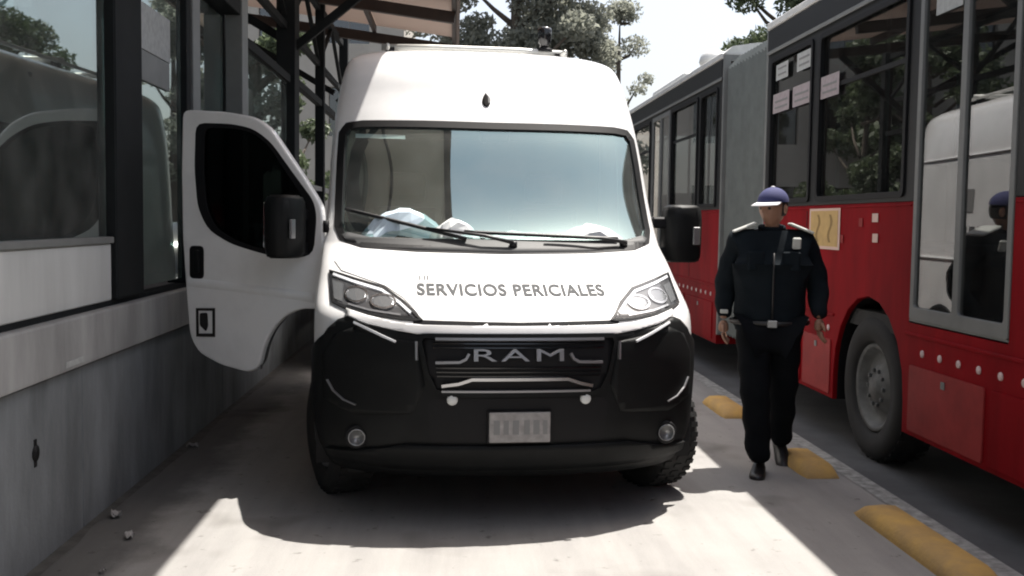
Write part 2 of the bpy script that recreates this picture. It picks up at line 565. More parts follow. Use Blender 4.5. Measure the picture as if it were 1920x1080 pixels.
# glazing
for y0, y1 in ((-13.0, -9.05), (-9.0, -5.15), (-5.1, -1.25), (-1.2, 1.95), (2.0, 5.45)):
    g = box('glass_pane', S(-1.835, y0, 1.42), S(-1.825, y1, 3.95), 'glass_station', station)
for y in (-9.025, -5.125, -1.225, 1.975):
    box('mullion', S(-1.86, y-0.025, 1.42), S(-1.79, y+0.025, 3.95), 'steel_dark', station, 0.003)
# wide dark column and the narrow pane behind it
box('column', S(-2.2, 5.47, 1.085), S(-1.775, 5.93, 4.35), 'steel_dark', station, 0.01)
box('glass_pane', S(-1.835, 5.94, 1.12), S(-1.825, 6.93, 3.95), 'glass_station', station)
box('post', S(-1.93, 6.95, 1.085), S(-1.79, 7.06, 4.35), 'steel_dark', station, 0.005)
box('post', S(-1.93, 7.12, 1.085), S(-1.79, 7.32, 4.35), 'steel_grey', station, 0.005)
box('post', S(-1.93, 8.74, 1.085), S(-1.79, 8.98, 4.35), 'steel_grey', station, 0.005)
# door opening: half-open leaf, header
box('door_leaf', S(-1.98, 7.95, 1.10), S(-1.95, 8.72, 3.20), 'glass_station', station)
box('door_leaf_rail', S(-1.985, 7.91, 1.10), S(-1.945, 7.95, 3.20), 'steel_dark', station)
box('door_header', S(-2.0, 7.33, 3.22), S(-1.80, 8.73, 3.50), 'steel_dark', station, 0.005)
box('glass_pane', S(-1.835, 9.0, 1.12), S(-1.825, 11.2, 3.0), 'glass_station', station)
box('transom', S(-1.88, 9.0, 3.0), S(-1.79, 11.25, 3.08), 'steel_dark', station)
box('post', S(-1.95, 11.30, 1.085), S(-1.75, 11.62, 4.6), 'steel_dark', station, 0.005)
box('post', S(-1.90, 14.0, 1.085), S(-1.78, 14.15, 4.5), 'steel_dark', station, 0.005)
box('rail', S(-1.88, 11.6, 1.9), S(-1.80, YB, 1.96), 'steel_grey', station)
box('rail', S(-1.88, 11.6, 3.05), S(-1.80, YB, 3.13), 'steel_dark', station)
box('post', S(-1.90, 16.85, 1.085), S(-1.76, 17.0, 4.5), 'steel_dark', station, 0.005)
# back wall of the station (opaque advert panels and glass) and dividing screen
for k in range(10):
    y0 = YA + k*3.0
    box('back_panel', S(-6.2, y0+0.02, 1.03), S(-6.12, y0+2.98, 3.1), 'steel_grey' if k < 7 else 'paneling', station)
    box('back_post', S(-6.24, y0-0.05, 1.03), S(-6.08, y0+0.018, 4.9), 'steel_dark', station)
box('cross_wall', S(-6.0, 9.02, 1.03), S(-2.0, 9.1, 3.3), 'dark_in', station)
box('ticket_machine', S(-4.6, 4.2, 1.03), S(-3.9, 4.9, 2.7), 'steel_grey', station, 0.02)
# canopy: rises from the lane-side edge inwards
def can_z(x): return 4.42 + (0 - x)*0.125
CY0, CY1 = -14.0, 16.3
XR = [0.0, -1.25, -2.5, -3.75, -5.0, -6.3]
ys = np.linspace(CY0, CY1, 13)
def canopy_panel(x0, x1, y0, y1):
    vs = []
    for dz in (0.0, 0.018):
        vs += [S(x0, y0, can_z(x0)+dz), S(x1, y0, can_z(x1)+dz), S(x1, y1, can_z(x1)+dz), S(x0, y1, can_z(x0)+dz)]
    return obj('roof_panel', vs, [(0, 1, 2, 3), (7, 6, 5, 4), (0, 4, 5, 1), (1, 5, 6, 2), (2, 6, 7, 3), (3, 7, 4, 0)], 'canopy', station)
for i in range(5):
    for j in range(12):
        canopy_panel(XR[i]-0.002, XR[i+1]+0.002, ys[j]+0.002, ys[j+1]-0.002)
for i, x in enumerate(XR):
    bar('purlin', S(x-0.03, CY0, can_z(x)-0.06), S(x-0.03, CY1, can_z(x)-0.06), 0.06, 0.11, 'steel_rust', station)
for y in list(ys):
    bar('rafter', S(-0.02, y, can_z(0)-0.19), S(-6.3, y, can_z(-6.3)-0.19), 0.10, 0.15, 'steel_rust', station)
box('fascia', S(0.0, CY0, 4.26), S(0.05, CY1+0.05, 4.50), 'fascia', station, 0.005)
# posts under the canopy with brackets and diagonal struts
for y in (-11.0, -3.0, 5.78, 11.46, 16.2):
    bar('bracket', S(-1.85, y, 3.35), S(-0.75, y, can_z(-0.75)-0.26), 0.07, 0.09, 'steel_dark', station)
    bar('strut', S(-1.9, y, 3.5), S(-3.9, y, can_z(-3.9)-0.26), 0.07, 0.09, 'steel_dark', station)
for y0, y1 in ((5.78, 8.86), (8.86, 11.46), (11.46, 14.07), (14.07, 16.9)):
    bar('top_chord', S(-1.86, y0, 4.38), S(-1.86, y1, 4.38), 0.07, 0.10, 'steel_dark', station)
    bar('bottom_chord', S(-1.86, y0, 3.62), S(-1.86, y1, 3.62), 0.06, 0.08, 'steel_dark', station)
    n = 2
    for k in range(n):
        ya, yb = y0+(y1-y0)*k/n, y0+(y1-y0)*(k+1)/n
        bar('truss_diagonal', S(-1.86, ya, 3.64 if k % 2 == 0 else 4.36), S(-1.86, yb, 4.36 if k % 2 == 0 else 3.64), 0.05, 0.05, 'steel_dark', station)
# pipe end and label on the beam and wall
tube('drain_hole', [S(-1.82, 4.44, 0.50), S(-1.794, 4.44, 0.50)], 0.035, 'gasket', station, 12)
box('drain_slot', S(-1.801, 4.425, 0.44), S(-1.797, 4.452, 0.56), 'gasket', station)
box('edge_label', S(-1.756, 4.68, 0.835), S(-1.752, 4.90, 0.862), 'label2', station)
sg = empty('station_sign', (-1.824, 6.0, 2.3))
tag(sg, 'white and grey rectangular notice fixed to the narrow station pane beside the dark column', 'sign')
box('board', (0, -0.02, 0.20), (0.012, 0.64, 0.47), 'label2', sg, 0.002)
box('lower_board', (0, -0.02, 0.02), (0.012, 0.62, 0.195), 'steel_grey', sg, 0.002)

# ================================================================== VAN
def pchip(k):
    x = np.array([a for a, _ in k], float); y = np.array([b for _, b in k], float)
    h = np.diff(x); d = np.diff(y)/h
    m = np.zeros_like(y)
    for i in range(1, len(x)-1):
        if d[i-1]*d[i] > 0:
            w1, w2 = 2*h[i]+h[i-1], h[i]+2*h[i-1]
            m[i] = (w1+w2)/(w1/d[i-1]+w2/d[i])
    m[0], m[-1] = d[0], d[-1]
    def f(t):
        t = min(max(t, x[0]), x[-1])
        i = min(max(int(np.searchsorted(x, t))-1, 0), len(h)-1)
        s = (t-x[i])/h[i]
        return float((1+2*s)*(1-s)**2*y[i] + s*(1-s)**2*h[i]*m[i] + s*s*(3-2*s)*y[i+1] + s*s*(s-1)*h[i]*m[i+1])
    return f
V0 = pchip([(.25, .10), (.40, .02), (.55, 0), (.80, 0), (.95, .02), (1.02, .05), (1.06, .09), (1.12, .2), (1.2, .36), (1.3, .54), (1.37, .68), (1.4, .73), (2.05, 1.2), (2.15, 1.27), (2.3, 1.38), (2.45, 1.48), (2.55, 1.58), (2.62, 1.75), (2.66, 1.95), (2.69, 2.25), (2.70, 2.6)])
W0 = pchip([(.25, .96), (.4, 1.0), (.8, 1.025), (1.1, 1.02), (1.4, 1.0), (2.1, .96), (2.3, .935), (2.45, .905), (2.55, .87), (2.62, .79), (2.66, .66), (2.69, .42), (2.7, .05)])
D0 = pchip([(.25, .5), (.9, .5), (1.1, .46), (1.4, .36), (2.1, .30), (2.4, .26), (2.7, .25)])
VEND = 4.9
def P(s, z, off=0.0):
    """van shell: s = 0 front centre, 1 start of the side, beyond that metres back"""
    def raw(s, z):
        sg = -1 if s < 0 else 1
        a = abs(s)
        w = W0(z)
        if a <= 1:
            ph = a*math.pi/2
            return Vector((sg*w*math.sin(ph)**0.8, V0(z)+D0(z)*(1-math.cos(ph)), z))
        v = V0(z)+D0(z)+(a-1)
        if v > 4.45:
            w *= 1-0.07*((v-4.45)/0.45)**2
        return Vector((sg*w, v, z))
    p = raw(s, z)
    if off:
        e = 0.004
        ds = raw(s+e, z)-raw(s-e, z)
        z1, z0 = min(z+e, 2.695), max(z-e, 0.25)
        dz = raw(s, z1)-raw(s, z0)
        n = ds.cross(dz)
        if n.length > 1e-9:
            p = p + n.normalized()*off
    return p
def s_of_x(x, z):
    u = min(abs(x)/W0(z), 1.0)
    return math.copysign(math.asin(min(1, u**1.25))/(math.pi/2), x)
def s_of_v(v, z, sg=1):
    vf = V0(z)
    d = D0(z)
    if v < vf+d:
        return sg*math.acos(max(-1, min(1, 1-(v-vf)/d)))/(math.pi/2)
    return sg*(1+v-vf-d)
def xz(x, z, off=0.0): return P(s_of_x(x, z), z, off)

TH = R(4.7)
van = empty('van', (0.33, 4.95, 0.0), TH)
tag(van, 'white high-roof delivery van with black bumper and its passenger door open', 'van')

def mirror_poly(half):
    """half outline from top centre to bottom centre -> closed symmetric outline"""
    left = [(-x, z) for x, z in reversed(half) if abs(x) > 1e-6]
    return list(half) + left

def dens(poly, step=0.03):
    out = []
    for i, p in enumerate(poly):
        q = poly[(i+1) % len(poly)]
        n = max(1, int(math.hypot(q[0]-p[0], q[1]-p[1])/step))
        for k in range(n):
            out.append((p[0]+(q[0]-p[0])*k/n, p[1]+(q[1]-p[1])*k/n))
    return out

def clip(poly, axis, val, keep_less):
    out = []
    for i in range(len(poly)):
        a, b = poly[i-1], poly[i]
        ia = (a[axis] <= val) if keep_less else (a[axis] >= val)
        ib = (b[axis] <= val) if keep_less else (b[axis] >= val)
        if ia != ib:
            t = (val-a[axis])/(b[axis]-a[axis])
            out.append((a[0]+(b[0]-a[0])*t, a[1]+(b[1]-a[1])*t))
        if ib:
            out.append(b)
    return out

def shell_panel(name, poly_sz, off, thick, mat, parent, ds=0.035, dz=0.035, hole=None, crown=0.0):
    """sheet lying on the van shell: outline in (s,z), proud by off, skirt of depth thick"""
    bm = bmesh.new()
    cache = {}
    s0, s1 = min(p[0] for p in poly_sz), max(p[0] for p in poly_sz)
    z0, z1 = min(p[1] for p in poly_sz), max(p[1] for p in poly_sz)
    def vert(p):
        k = (round(p[0], 4), round(p[1], 4))
        if k not in cache:
            cache[k] = bm.verts.new(P(p[0], p[1], off))
        return cache[k]
    ns, nz = max(1, int(math.ceil((s1-s0)/ds))), max(1, int(math.ceil((z1-z0)/dz)))
    for i in range(ns):
        a0, a1 = s0+(s1-s0)*i/ns, s0+(s1-s0)*(i+1)/ns
        col = clip(clip(poly_sz, 0, a0, False), 0, a1, True)
        if len(col) < 3: continue
        for j in range(nz):
            b0, b1 = z0+(z1-z0)*j/nz, z0+(z1-z0)*(j+1)/nz
            c = clip(clip(col, 1, b0, False), 1, b1, True)
            if len(c) < 3: continue
            vs = []
            for p in c:
                v = vert(p)
                if not vs or (v is not vs[-1]): vs.append(v)
            if len(vs) > 1 and vs[0] is vs[-1]: vs.pop()
            if len(set(vs)) < 3 or len(set(vs)) != len(vs): continue
            try: bm.faces.new(vs)
            except ValueError: pass
    bmesh.ops.dissolve_degenerate(bm, dist=0.0004, edges=bm.edges[:])
    bmesh.ops.recalc_face_normals(bm, faces=bm.faces[:])
    # outward = away from the van's middle
    up = 0.0
    for f in bm.faces:
        c = f.calc_center_median()
        up += f.normal.dot(Vector((c.x, c.y-2.4, c.z-1.2)))*f.calc_area()
    if up < 0:
        bmesh.ops.reverse_faces(bm, faces=bm.faces[:])
    for f in bm.faces: f.smooth = True
    if thick > 0:
        bound = [e for e in bm.edges if e.is_boundary]
        nv = {}
        bm.normal_update()
        for e in bound:
            for v in e.verts:
                if v not in nv:
                    nv[v] = v.co - v.normal*thick
        nvv = {v: bm.verts.new(c) for v, c in nv.items()}
        for e in bound:
            f = e.link_faces[0]
            l = next(l for l in f.loops if l.edge is e)
            a, b = l.vert, l.link_loop_next.vert
            try: bm.faces.new((b, a, nvv[a], nvv[b]))
            except ValueError: pass
    return from_bm(name, bm, mat, parent)

def xpoly(pts, step=0.03):
    return [(s_of_x(x, z), z) for x, z in dens(pts, step)]

def shell_ring(name, poly, w_in, w_out, off, thick, mat, parent):
    """band along a closed outline given in (x,z)"""
    pts = dens(poly, 0.025)
    N = len(pts)
    cx = sum(p[0] for p in pts)/N; cz = sum(p[1] for p in pts)/N
    inner, outer = [], []
    area = sum(pts[i-1][0]*pts[i][1]-pts[i][0]*pts[i-1][1] for i in range(N))
    for i in range(N):
        a, b = Vector(pts[i-1]), Vector(pts[(i+1) % N])
        t = (b-a).normalized()
        n = Vector((t.y, -t.x)) * (1 if area > 0 else -1)
        p = Vector(pts[i])
        inner.append(p-n*w_in); outer.append(p+n*w_out)
    bm = bmesh.new()
    def mk(p, o): return bm.verts.new(xz(p.x, p.y, o))
    I = [mk(p, off) for p in inner]; O_ = [mk(p, off) for p in outer]
    I2 = [mk(p, off-thick) for p in inner]; O2 = [mk(p, off-thick) for p in outer]
    for i in range(N):
        j = (i+1) % N
        bm.faces.new((I[i], I[j], O_[j], O_[i]))
        bm.faces.new((O_[i], O_[j], O2[j], O2[i]))
        bm.faces.new((I2[i], I2[j], I[j], I[i]))
    bmesh.ops.recalc_face_normals(bm, faces=bm.faces[:])
    return from_bm(name, bm, mat, parent)

def shell_strip(name, pts, width, off, thick, mat, parent, taper=None):
    """narrow raised strip along a polyline in (x,z) on the shell"""
    P2 = []
    for a, b in zip(pts, pts[1:]):
        n = max(1, int(math.hypot(b[0]-a[0], b[1]-a[1])/0.03))
        P2 += [(a[0]+(b[0]-a[0])*k/n, a[1]+(b[1]-a[1])*k/n) for k in range(n)]
    P2.append(pts[-1])
    bm = bmesh.new()
    rows = []
    for i, p in enumerate(P2):
        a = Vector(P2[max(i-1, 0)]); b = Vector(P2[min(i+1, len(P2)-1)])
        t = (b-a).normalized(); n = Vector((-t.y, t.x))
        w = width/2
        L = Vector(p)+n*w; Rr = Vector(p)-n*w
        rows.append([bm.verts.new(xz(q.x, q.y, o)) for q, o in ((L, off-thick), (L*0.75+Vector(p)*0.25, off), (Rr*0.75+Vector(p)*0.25, off), (Rr, off-thick))])
    for r0, r1 in zip(rows, rows[1:]):
        for k in range(3):
            bm.faces.new((r0[k], r0[k+1], r1[k+1], r1[k]))
    bm.faces.new(rows[0]); bm.faces.new(list(reversed(rows[-1])))
    bmesh.ops.recalc_face_normals(bm, faces=bm.faces[:])
    return from_bm(name, bm, mat, parent)

WS = mirror_poly([(0, 2.105), (.42, 2.108), (.78, 2.108), (.87, 2.098), (.905, 2.05), (.912, 1.88), (.918, 1.62), (.918, 1.49), (.89, 1.425), (.78, 1.392), (.48, 1.375), (0, 1.367)])
def inside(poly, x, z):
    c = False
    for i in range(len(poly)):
        x0, z0 = poly[i-1]; x1, z1 = poly[i]
        if (z0 > z) != (z1 > z) and x < (x1-x0)*(z-z0)/(z1-z0)+x0:
            c = not c
    return c
AX_F, AX_R, AXZ, ARCH = 0.83, 3.85, 0.36, 0.42

# ---- body shell
zs = sorted(set([round(z, 4) for z in np.concatenate([np.arange(.25, 1.36, .03), np.arange(1.36, 1.44, .012), np.arange(1.44, 2.10, .03), np.arange(2.08, 2.14, .012), np.arange(2.14, 2.5, .03), np.arange(2.5, 2.66, .014), np.arange(2.66, 2.7, .006), [2.7]])]))
cols = []
NF, NSIDE = 26, 78
for k in range(-(NF+NSIDE), NF+NSIDE+1):
    cols.append(k)
def body_pt(k, z):
    a = abs(k); sg = -1 if k < 0 else 1
    if a <= NF:
        return P(sg*a/NF, z)
    vf = V0(z)+D0(z)
    v = vf + (VEND-vf)*(a-NF)/NSIDE
    return P(sg*(1+v-vf), z)
bm = bmesh.new()
G = [[bm.verts.new(body_pt(k, z)) for k in cols] for z in zs]
for j in range(len(zs)-1):
    for i in range(len(cols)-1):
        c = (G[j][i].co + G[j+1][i+1].co)/2
        if c.y < 1.6 and inside(WS, c.x, c.z) and abs(cols[i]) <= NF:
            continue
        if abs(c.x) > 0.6 and c.z < 0.9 and any(math.hypot(c.y-a, c.z-AXZ) < ARCH for a in (AX_F, AX_R)):
            continue
        if c.x < -0.5 and 1.12 < c.y < 2.05 and 0.58 < c.z < 2.12 and c.y > 1.12 + max(0, (c.z-1.45)*0.62):
            continue
        bm.faces.new((G[j][i], G[j][i+1], G[j+1][i+1], G[j+1][i]))
top = G[-1]
n = len(cols)
for i in range((n-1)//2):       # close the roof and the back
    try: bm.faces.new((top[i], top[i+1], top[n-2-i], top[n-1-i]) if top[i+1] is not top[n-2-i] else (top[i], top[i+1], top[n-1-i]))
    except ValueError: pass
for j in range(len(zs)-1):
    bm.faces.new((G[j][-1], G[j][0], G[j+1][0], G[j+1][-1]))
for f in bm.faces: f.smooth = True
bmesh.ops.recalc_face_normals(bm, faces=bm.faces[:])
for v in [v for v in bm.verts if not v.link_faces]: bm.verts.remove(v)
from_bm('body', bm, 'white', van, True)

# ---- underside, cab interior
box('underbody', (-.84, .35, .22), (.84, 4.7, .30), 'gasket', van)
for sx in (-1, 1):
    for av, nm in ((AX_F, 'wheel_arch_liner'), (AX_R, 'wheel_arch_liner')):
        bm = bmesh.new()
        pr = []
        for k in range(19):
            a = math.pi*(-0.08 + 1.16*k/18)
            pr.append((av-math.cos(a)*(ARCH+.005), AXZ+math.sin(a)*(ARCH+.005)))
        r0 = [bm.verts.new((sx*.62, v, z)) for v, z in pr]; r1 = [bm.verts.new((sx*1.008, v, z)) for v, z in pr]
        for k in range(18): bm.faces.new((r0[k], r0[k+1], r1[k+1], r1[k]))
        bm.faces.new(r0)
        from_bm(nm, bm, 'gasket', van, False)
bm = bmesh.new()
bm_box(bm, (-.9, 2.28, .35), (.9, 2.32, 2.5))
from_bm('cab_partition', bm, 'dash', van)
box('headliner', (-.74, 1.46, 2.10), (.74, 2.28, 2.13), 'dash', van)
box('cab_floor', (-.9, .62, .42), (.9, 2.28, .46), 'gasket', van)
# dashboard: a swept profile
prof = [(.66, 1.30), (.80, 1.385), (.98, 1.41), (1.16, 1.40), (1.28, 1.34), (1.34, 1.20), (1.34, .85), (1.10, .60), (.70, .60)]
bm = bmesh.new()
a_ = [bm.verts.new((-.90 + (0.10 if v < .9 else 0), v + (0.10 if v < .9 else 0), z)) for v, z in prof]
m_ = [bm.verts.new((0, v, z)) for v, z in prof]
b_ = [bm.verts.new((.90 - (0.10 if v < .9 else 0), v + (0.10 if v < .9 else 0), z)) for v, z in prof]
for A_, B_ in ((a_, m_), (m_, b_)):
    for k in range(len(prof)):
        bm.faces.new((A_[k], B_[k], B_[(k+1) % len(prof)], A_[(k+1) % len(prof)]))
bm.faces.new(a_); bm.faces.new(list(reversed(b_)))
bmesh.ops.recalc_face_normals(bm, faces=bm.faces[:])
from_bm('dashboard', bm, 'dash', van)
for sx, nm in ((-.48, 'seat'), (.48, 'seat')):
    st = box(nm, (sx-.25, 1.55, .80), (sx+.25, 2.05, .98), 'seat', van, .04, 2)
    bm = bmesh.new(); bm_box(bm, (-.24, -.06, 0), (.24, .06, .66), .05, Matrix.Translation((sx, 2.08, .97)) @ Matrix.Rotation(R(-10), 4, 'X'), 2)
    from_bm('backrest', bm, 'seat', st)
    bm = bmesh.new(); bm_box(bm, (-.13, -.05, 0), (.13, .05, .2), .04, Matrix.Translation((sx, 2.19, 1.66)), 2)
    from_bm('headrest', bm, 'seat', st)
sw = [( .48+.19*math.cos(a), 1.36+.11*math.sin(a), 1.36+.155*math.sin(a)) for a in np.linspace(0, 2*math.pi, 25)]
tube('steering_wheel', sw, .016, 'gasket', van, 8)

# ---- windscreen, surround, cowl
shell_panel('windscreen', xpoly(WS), -.010, 0, 'windscreen', van, .04, .04)
shell_ring('windscreen_seal', WS, .022, .02, .003, .03, 'gasket', van)
shell_panel('cowl', xpoly(mirror_poly([(0, 1.425), (.5, 1.425), (.74, 1.43), (.86, 1.455), (.895, 1.44), (.87, 1.405), (.78, 1.38), (.48, 1.362), (0, 1.352)])), .004, .02, 'cowl', van)
box_s = shell_panel('windscreen_sticker', xpoly([(-.83, 2.055), (-.53, 2.045), (-.53, 2.02), (-.83, 2.028)]), -.016, 0, 'paper', van)
bm = bmesh.new(); bm_box(bm, (-.09, -.03, -.05), (.09, .03, .05), .015, Matrix.Translation((.02, 1.31, 2.06)))
from_bm('sensor_pod', bm, 'gasket', van)
# ---- wipers: arm from the cowl, blade on the glass
def wiper(pivot, mid, blade_a, blade_b):
    w = empty('wiper'); w.parent = van
    pa = [xz(*pivot, .03), xz((pivot[0]*2+mid[0])/3, (pivot[1]*2+mid[1])/3, .05), xz(*mid, .035)]
    tube('arm', pa, [.012, .010, .007], 'wipe', w, 6)
    n = 14
    tube('blade', [xz(blade_a[0]+(blade_b[0]-blade_a[0])*k/n, blade_a[1]+(blade_b[1]-blade_a[1])*k/n, .018) for k in range(n+1)], .011, 'wipe', w, 6)
    lathe('pivot_cap', [(0, .022), (.03, .022), (.035, .012)], 'wipe', w, 14, 'Z', xz(*pivot, .0))
    return w
wiper((.06, 1.385), (-.42, 1.462), (-.865, 1.578), (-.20, 1.415))
wiper((.72, 1.395), (.25, 1.425), (-.21, 1.455), (.68, 1.425))

# ---- bonnet, gap and the white band under it
HOOD = mirror_poly([(0, 1.338), (.45, 1.342), (.70, 1.348), (.80, 1.350), (.90, 1.345), (.925, 1.30), (.885, 1.252), (.76, 1.216), (.655, 1.185), (.56, 1.13), (.50, 1.068), (.475, 1.030), (0, 1.022)])
shell_panel('bonnet', xpoly(HOOD), .004, 0, 'white', van, .03, .02)
shell_panel('bonnet_gap', xpoly(mirror_poly([(0, 1.026), (.48, 1.034), (.52, 1.036), (.52, 1.012), (.48, 1.006), (0, 1.000)])), .005, 0, 'gasket', van)
shell_panel('grille_band', xpoly(mirror_poly([(0, 1.004), (.47, 1.008), (.60, 1.018), (.74, 1.042), (.845, 1.068), (.845, 1.040), (.74, 1.008), (.6, .982), (.5, .968), (0, .966)])), .018, .03, 'white', van, .03, .008)

# ---- headlights
for sx in (-1, 1):
    half = [(.945, 1.243), (.828, 1.213), (.661, 1.172), (.56, 1.108), (.505, 1.055), (.478, 1.033), (.585, 1.038), (.74, 1.055), (.845, 1.075), (.925, 1.10)]
    pl = [(sx*x, z) for x, z in half]
    hl = shell_panel('headlight', xpoly(pl), .004, .02, 'headhousing', van)
    shell_ring('bezel', pl, .006, .006, .010, .02, 'gasket', hl)
    shell_strip('light_guide', [(sx*x, z) for x, z in ((.925, 1.226), (.82, 1.195), (.67, 1.158), (.585, 1.105), (.53, 1.062))], .016, .012, .01, 'drl', hl)
    shell_strip('light_guide', [(sx*x, z) for x, z in ((.58, 1.052), (.73, 1.068), (.84, 1.09))], .010, .012, .01, 'greytrim', hl)
    for x, z, ra, rb in ((.665, 1.108, .062, .030), (.80, 1.135, .055, .034)):
        el = [(sx*(x+ra*math.cos(a)), z+rb*math.sin(a)) for a in np.linspace(0, 2*math.pi, 20, endpoint=False)]
        rf = shell_panel('reflector', xpoly(el, .02), .010, .004, 'foglamp', hl, .02, .01)
        shell_ring('reflector_rim', el, .004, .004, .013, .008, 'chrome', rf)
    shell_panel('indicator', xpoly([(sx*x, z) for x, z in ((.93, 1.20), (.87, 1.185), (.87, 1.10), (.915, 1.115))]), .007, .0, 'foglamp', hl)
    shell_panel('lens', xpoly(pl), .016, 0, 'lens', hl)

# ---- front bumper: black cladding wrapping round to the wheel arches
def arch_v(z, r=ARCH): return AX_F - math.sqrt(max(0, r*r-(z-AXZ)**2))
half = [(s_of_x(x, z), z) for x, z in dens([(0, .966), (.5, .967), (.6, .979), (.74, 1.003), (.84, 1.036), (.885, 1.02), (.935, .975), (.965, .93)])[:-1]]
half = [p for p in half if p[0] >= 0 and True]
# keep only the outline leg from the centre to the last point (dens closes the loop, so cut it)
leg = []
pts = [(0, .966), (.5, .967), (.6, .979), (.74, 1.003), (.84, 1.036), (.885, 1.02), (.935, .975), (.975, .91)]
for a, b in zip(pts, pts[1:]):
    nn = max(1, int(math.hypot(b[0]-a[0], b[1]-a[1])/.03))
    leg += [(s_of_x(a[0]+(b[0]-a[0])*k/nn, a[1]+(b[1]-a[1])*k/nn), a[1]+(b[1]-a[1])*k/nn) for k in range(nn)]
leg += [(s_of_v(v, z), z) for v, z in ((.44, .86), (.54, .82), (.64, .785))]
leg += [(s_of_v(arch_v(z)-.0, z), z) for z in (.735, .70, .64, .58, .52, .46, .40, .36)]
leg += [(s_of_v(arch_v(.30), .29), .29), (1.0*.93, .262), (.6, .255), (.3, .253), (0, .253)]
poly = leg + [(-s, z) for s, z in reversed(leg) if abs(s) > 1e-6]
bumper = shell_panel('front_bumper', poly, .014, .035, 'plastic', van, .03, .03)
# lower lip and raised corner pads
shell_panel('lower_lip', xpoly(mirror_poly([(0, .43), (.55, .43), (.70, .40), (.93, .37), (.93, .325), (.6, .31), (0, .305)])), .034, .03, 'plastic', bumper)
shell_panel('number_plate_recess', xpoly(mirror_poly([(0, .66), (.42, .66), (.45, .63), (.43, .44), (0, .44)])), .016, 0, 'gasket', bumper)
for sx in (-1, 1):
    shell_panel('corner_pad', xpoly([(sx*x, z) for x, z in ((.50, .93), (.62, .95), (.80, .99), (.90, .95), (.955, .84), (.955, .62), (.80, .56), (.52, .58), (.46, .72))]), .0175, .01, 'plastic', bumper)
    shell_strip('chrome_strip', [(sx*.60, .928), (sx*.70, .968), (sx*.80, 1.008)], .012, .030, .012, 'drl', bumper)
    shell_strip('corner_glint', [(sx*.93, .72), (sx*.90, .67), (sx*.85, .63), (sx*.79, .61)], .008, .026, .010, 'greytrim', bumper)  # grey strip stands in for a highlight on the bumper corner
    p = xz(sx*.785, .45, .02)
    fl = lathe('fog_lamp', [(-.022, .045), (-.028, .040), (-.018, .036), (-.016, .002)], 'foglamp', bumper, 20, 'Y', p)
    lathe('fog_lamp_bezel', [(.03, .062), (-.012, .060), (-.020, .046), (.0, .044)], 'gasket', fl, 20, 'Y', p, True, False)
    p = xz(sx*.33, .655, .02)
    lathe('tow_cap', [(.02, .027), (-.008, .027), (-.014, .022), (-.016, .002)], 'sensor', bumper, 18, 'Y', p)
# ---- grille
GR = mirror_poly([(0, .958), (.47, .958), (.485, .93), (.45, .78), (.41, .70), (.36, .682), (0, .682)])
grille = shell_panel('grille', xpoly(GR), .017, .01, 'gasket', van, .03, .02)
shell_ring('grille_frame', GR, .010, .010, .034, .03, 'plastic', grille)
for z in (.925, .905, .81, .79, .77):
    shell_strip('slat', [(-.43 + (.95-z)*.15, z), (.43 - (.95-z)*.15, z)], .008, .024, .01, 'gloss_black', grille)
shell_strip('trim_bar', [(-.41, .945), (.42, .945)], .016, .040, .02, 'greytrim', grille)
for sx in (-1, 1):
    shell_strip('trim_bar', [(sx*.41, .835), (sx*.295, .838), (sx*.265, .852), (sx*.25, .878)], .015, .042, .02, 'greytrim', grille)
    shell_strip('side_clip', [(sx*.50, .932), (sx*.498, .845)], .012, .046, .02, 'greytrim', grille)
shell_strip('trim_bar', [(-.38, .724), (-.30, .735), (-.235, .757), (.235, .757), (.30, .735), (.36, .722)], .020, .044, .02, 'chrome', grille)
shell_strip('trim_bar', [(-.38, .697), (.35, .697)], .013, .040, .02, 'greytrim', grille)
me = text_mesh('RAM', .088, .012, .0, 1.9, 1.18)
mn = min(v.co.x for v in me.vertices); mx_ = max(v.co.x for v in me.vertices)
k = .445/(mx_-mn)
for v in me.vertices:
    x, zz, dp = (v.co.x-(mn+mx_)/2)*k - .008, v.co.y, v.co.z
    p = xz(x, .873+zz*.95, 0)
    v.co = (x, p.y - .036 - dp, .873+zz*.95)
o = bpy.data.objects.new('lettering', me); link(o, grille, 'greytrim')
# ---- number plate with smudged characters
pl = box('number_plate', (-.152, -.040, .445), (.152, -.030, .595), 'plate', van, .004)
for kx, wd in ((-.115, .03), (-.068, .025), (-.02, .03), (.035, .028), (.082, .03), (.125, .022)):
    box('character_smudge', (kx-wd/2, -.0415, .485), (kx+wd/2, -.0402, .555), 'emblem2', pl)
box('plate_bracket', (-.16, -.030, .44), (.16, -.006, .60), 'gasket', van)
# ---- bonnet lettering and roof emblem
me = text_mesh('SERVICIOS PERICIALES', .07, 0, .0022, 1.0, 1.08)
mn = min(v.co.x for v in me.vertices); mx_ = max(v.co.x for v in me.vertices)
k = .985/(mx_-mn)
for v in me.vertices:
    x, zz = (v.co.x-(mn+mx_)/2)*k, v.co.y*1.02
    v.co = xz(x, 1.166+zz, .0075)
me.update()
o = bpy.data.objects.new('bonnet_lettering', me); link(o, van, 'letter')
bm = bmesh.new()
for x in (-.475, -.45, -.435):   # faint small mark above the first letters
    vs = [bm.verts.new(xz(x+dx, 1.212+dz, .0075)) for dx, dz in ((0, 0), (.006, 0), (.006, .022), (0, .022))]
    bm.faces.new(vs)
from_bm('bonnet_mark', bm, 'letter', van)
drop = [(0, .055), (.014, .035), (.024, .01), (.024, -.012), (.014, -.03), (0, -.036), (-.014, -.03), (-.024, -.012), (-.024, .01), (-.014, .035)]
em = shell_panel('roof_emblem', [(s_of_x(x-.03, 2.262+z), 2.262+z) for x, z in drop], .006, .005, 'emblem', van, .01, .01)
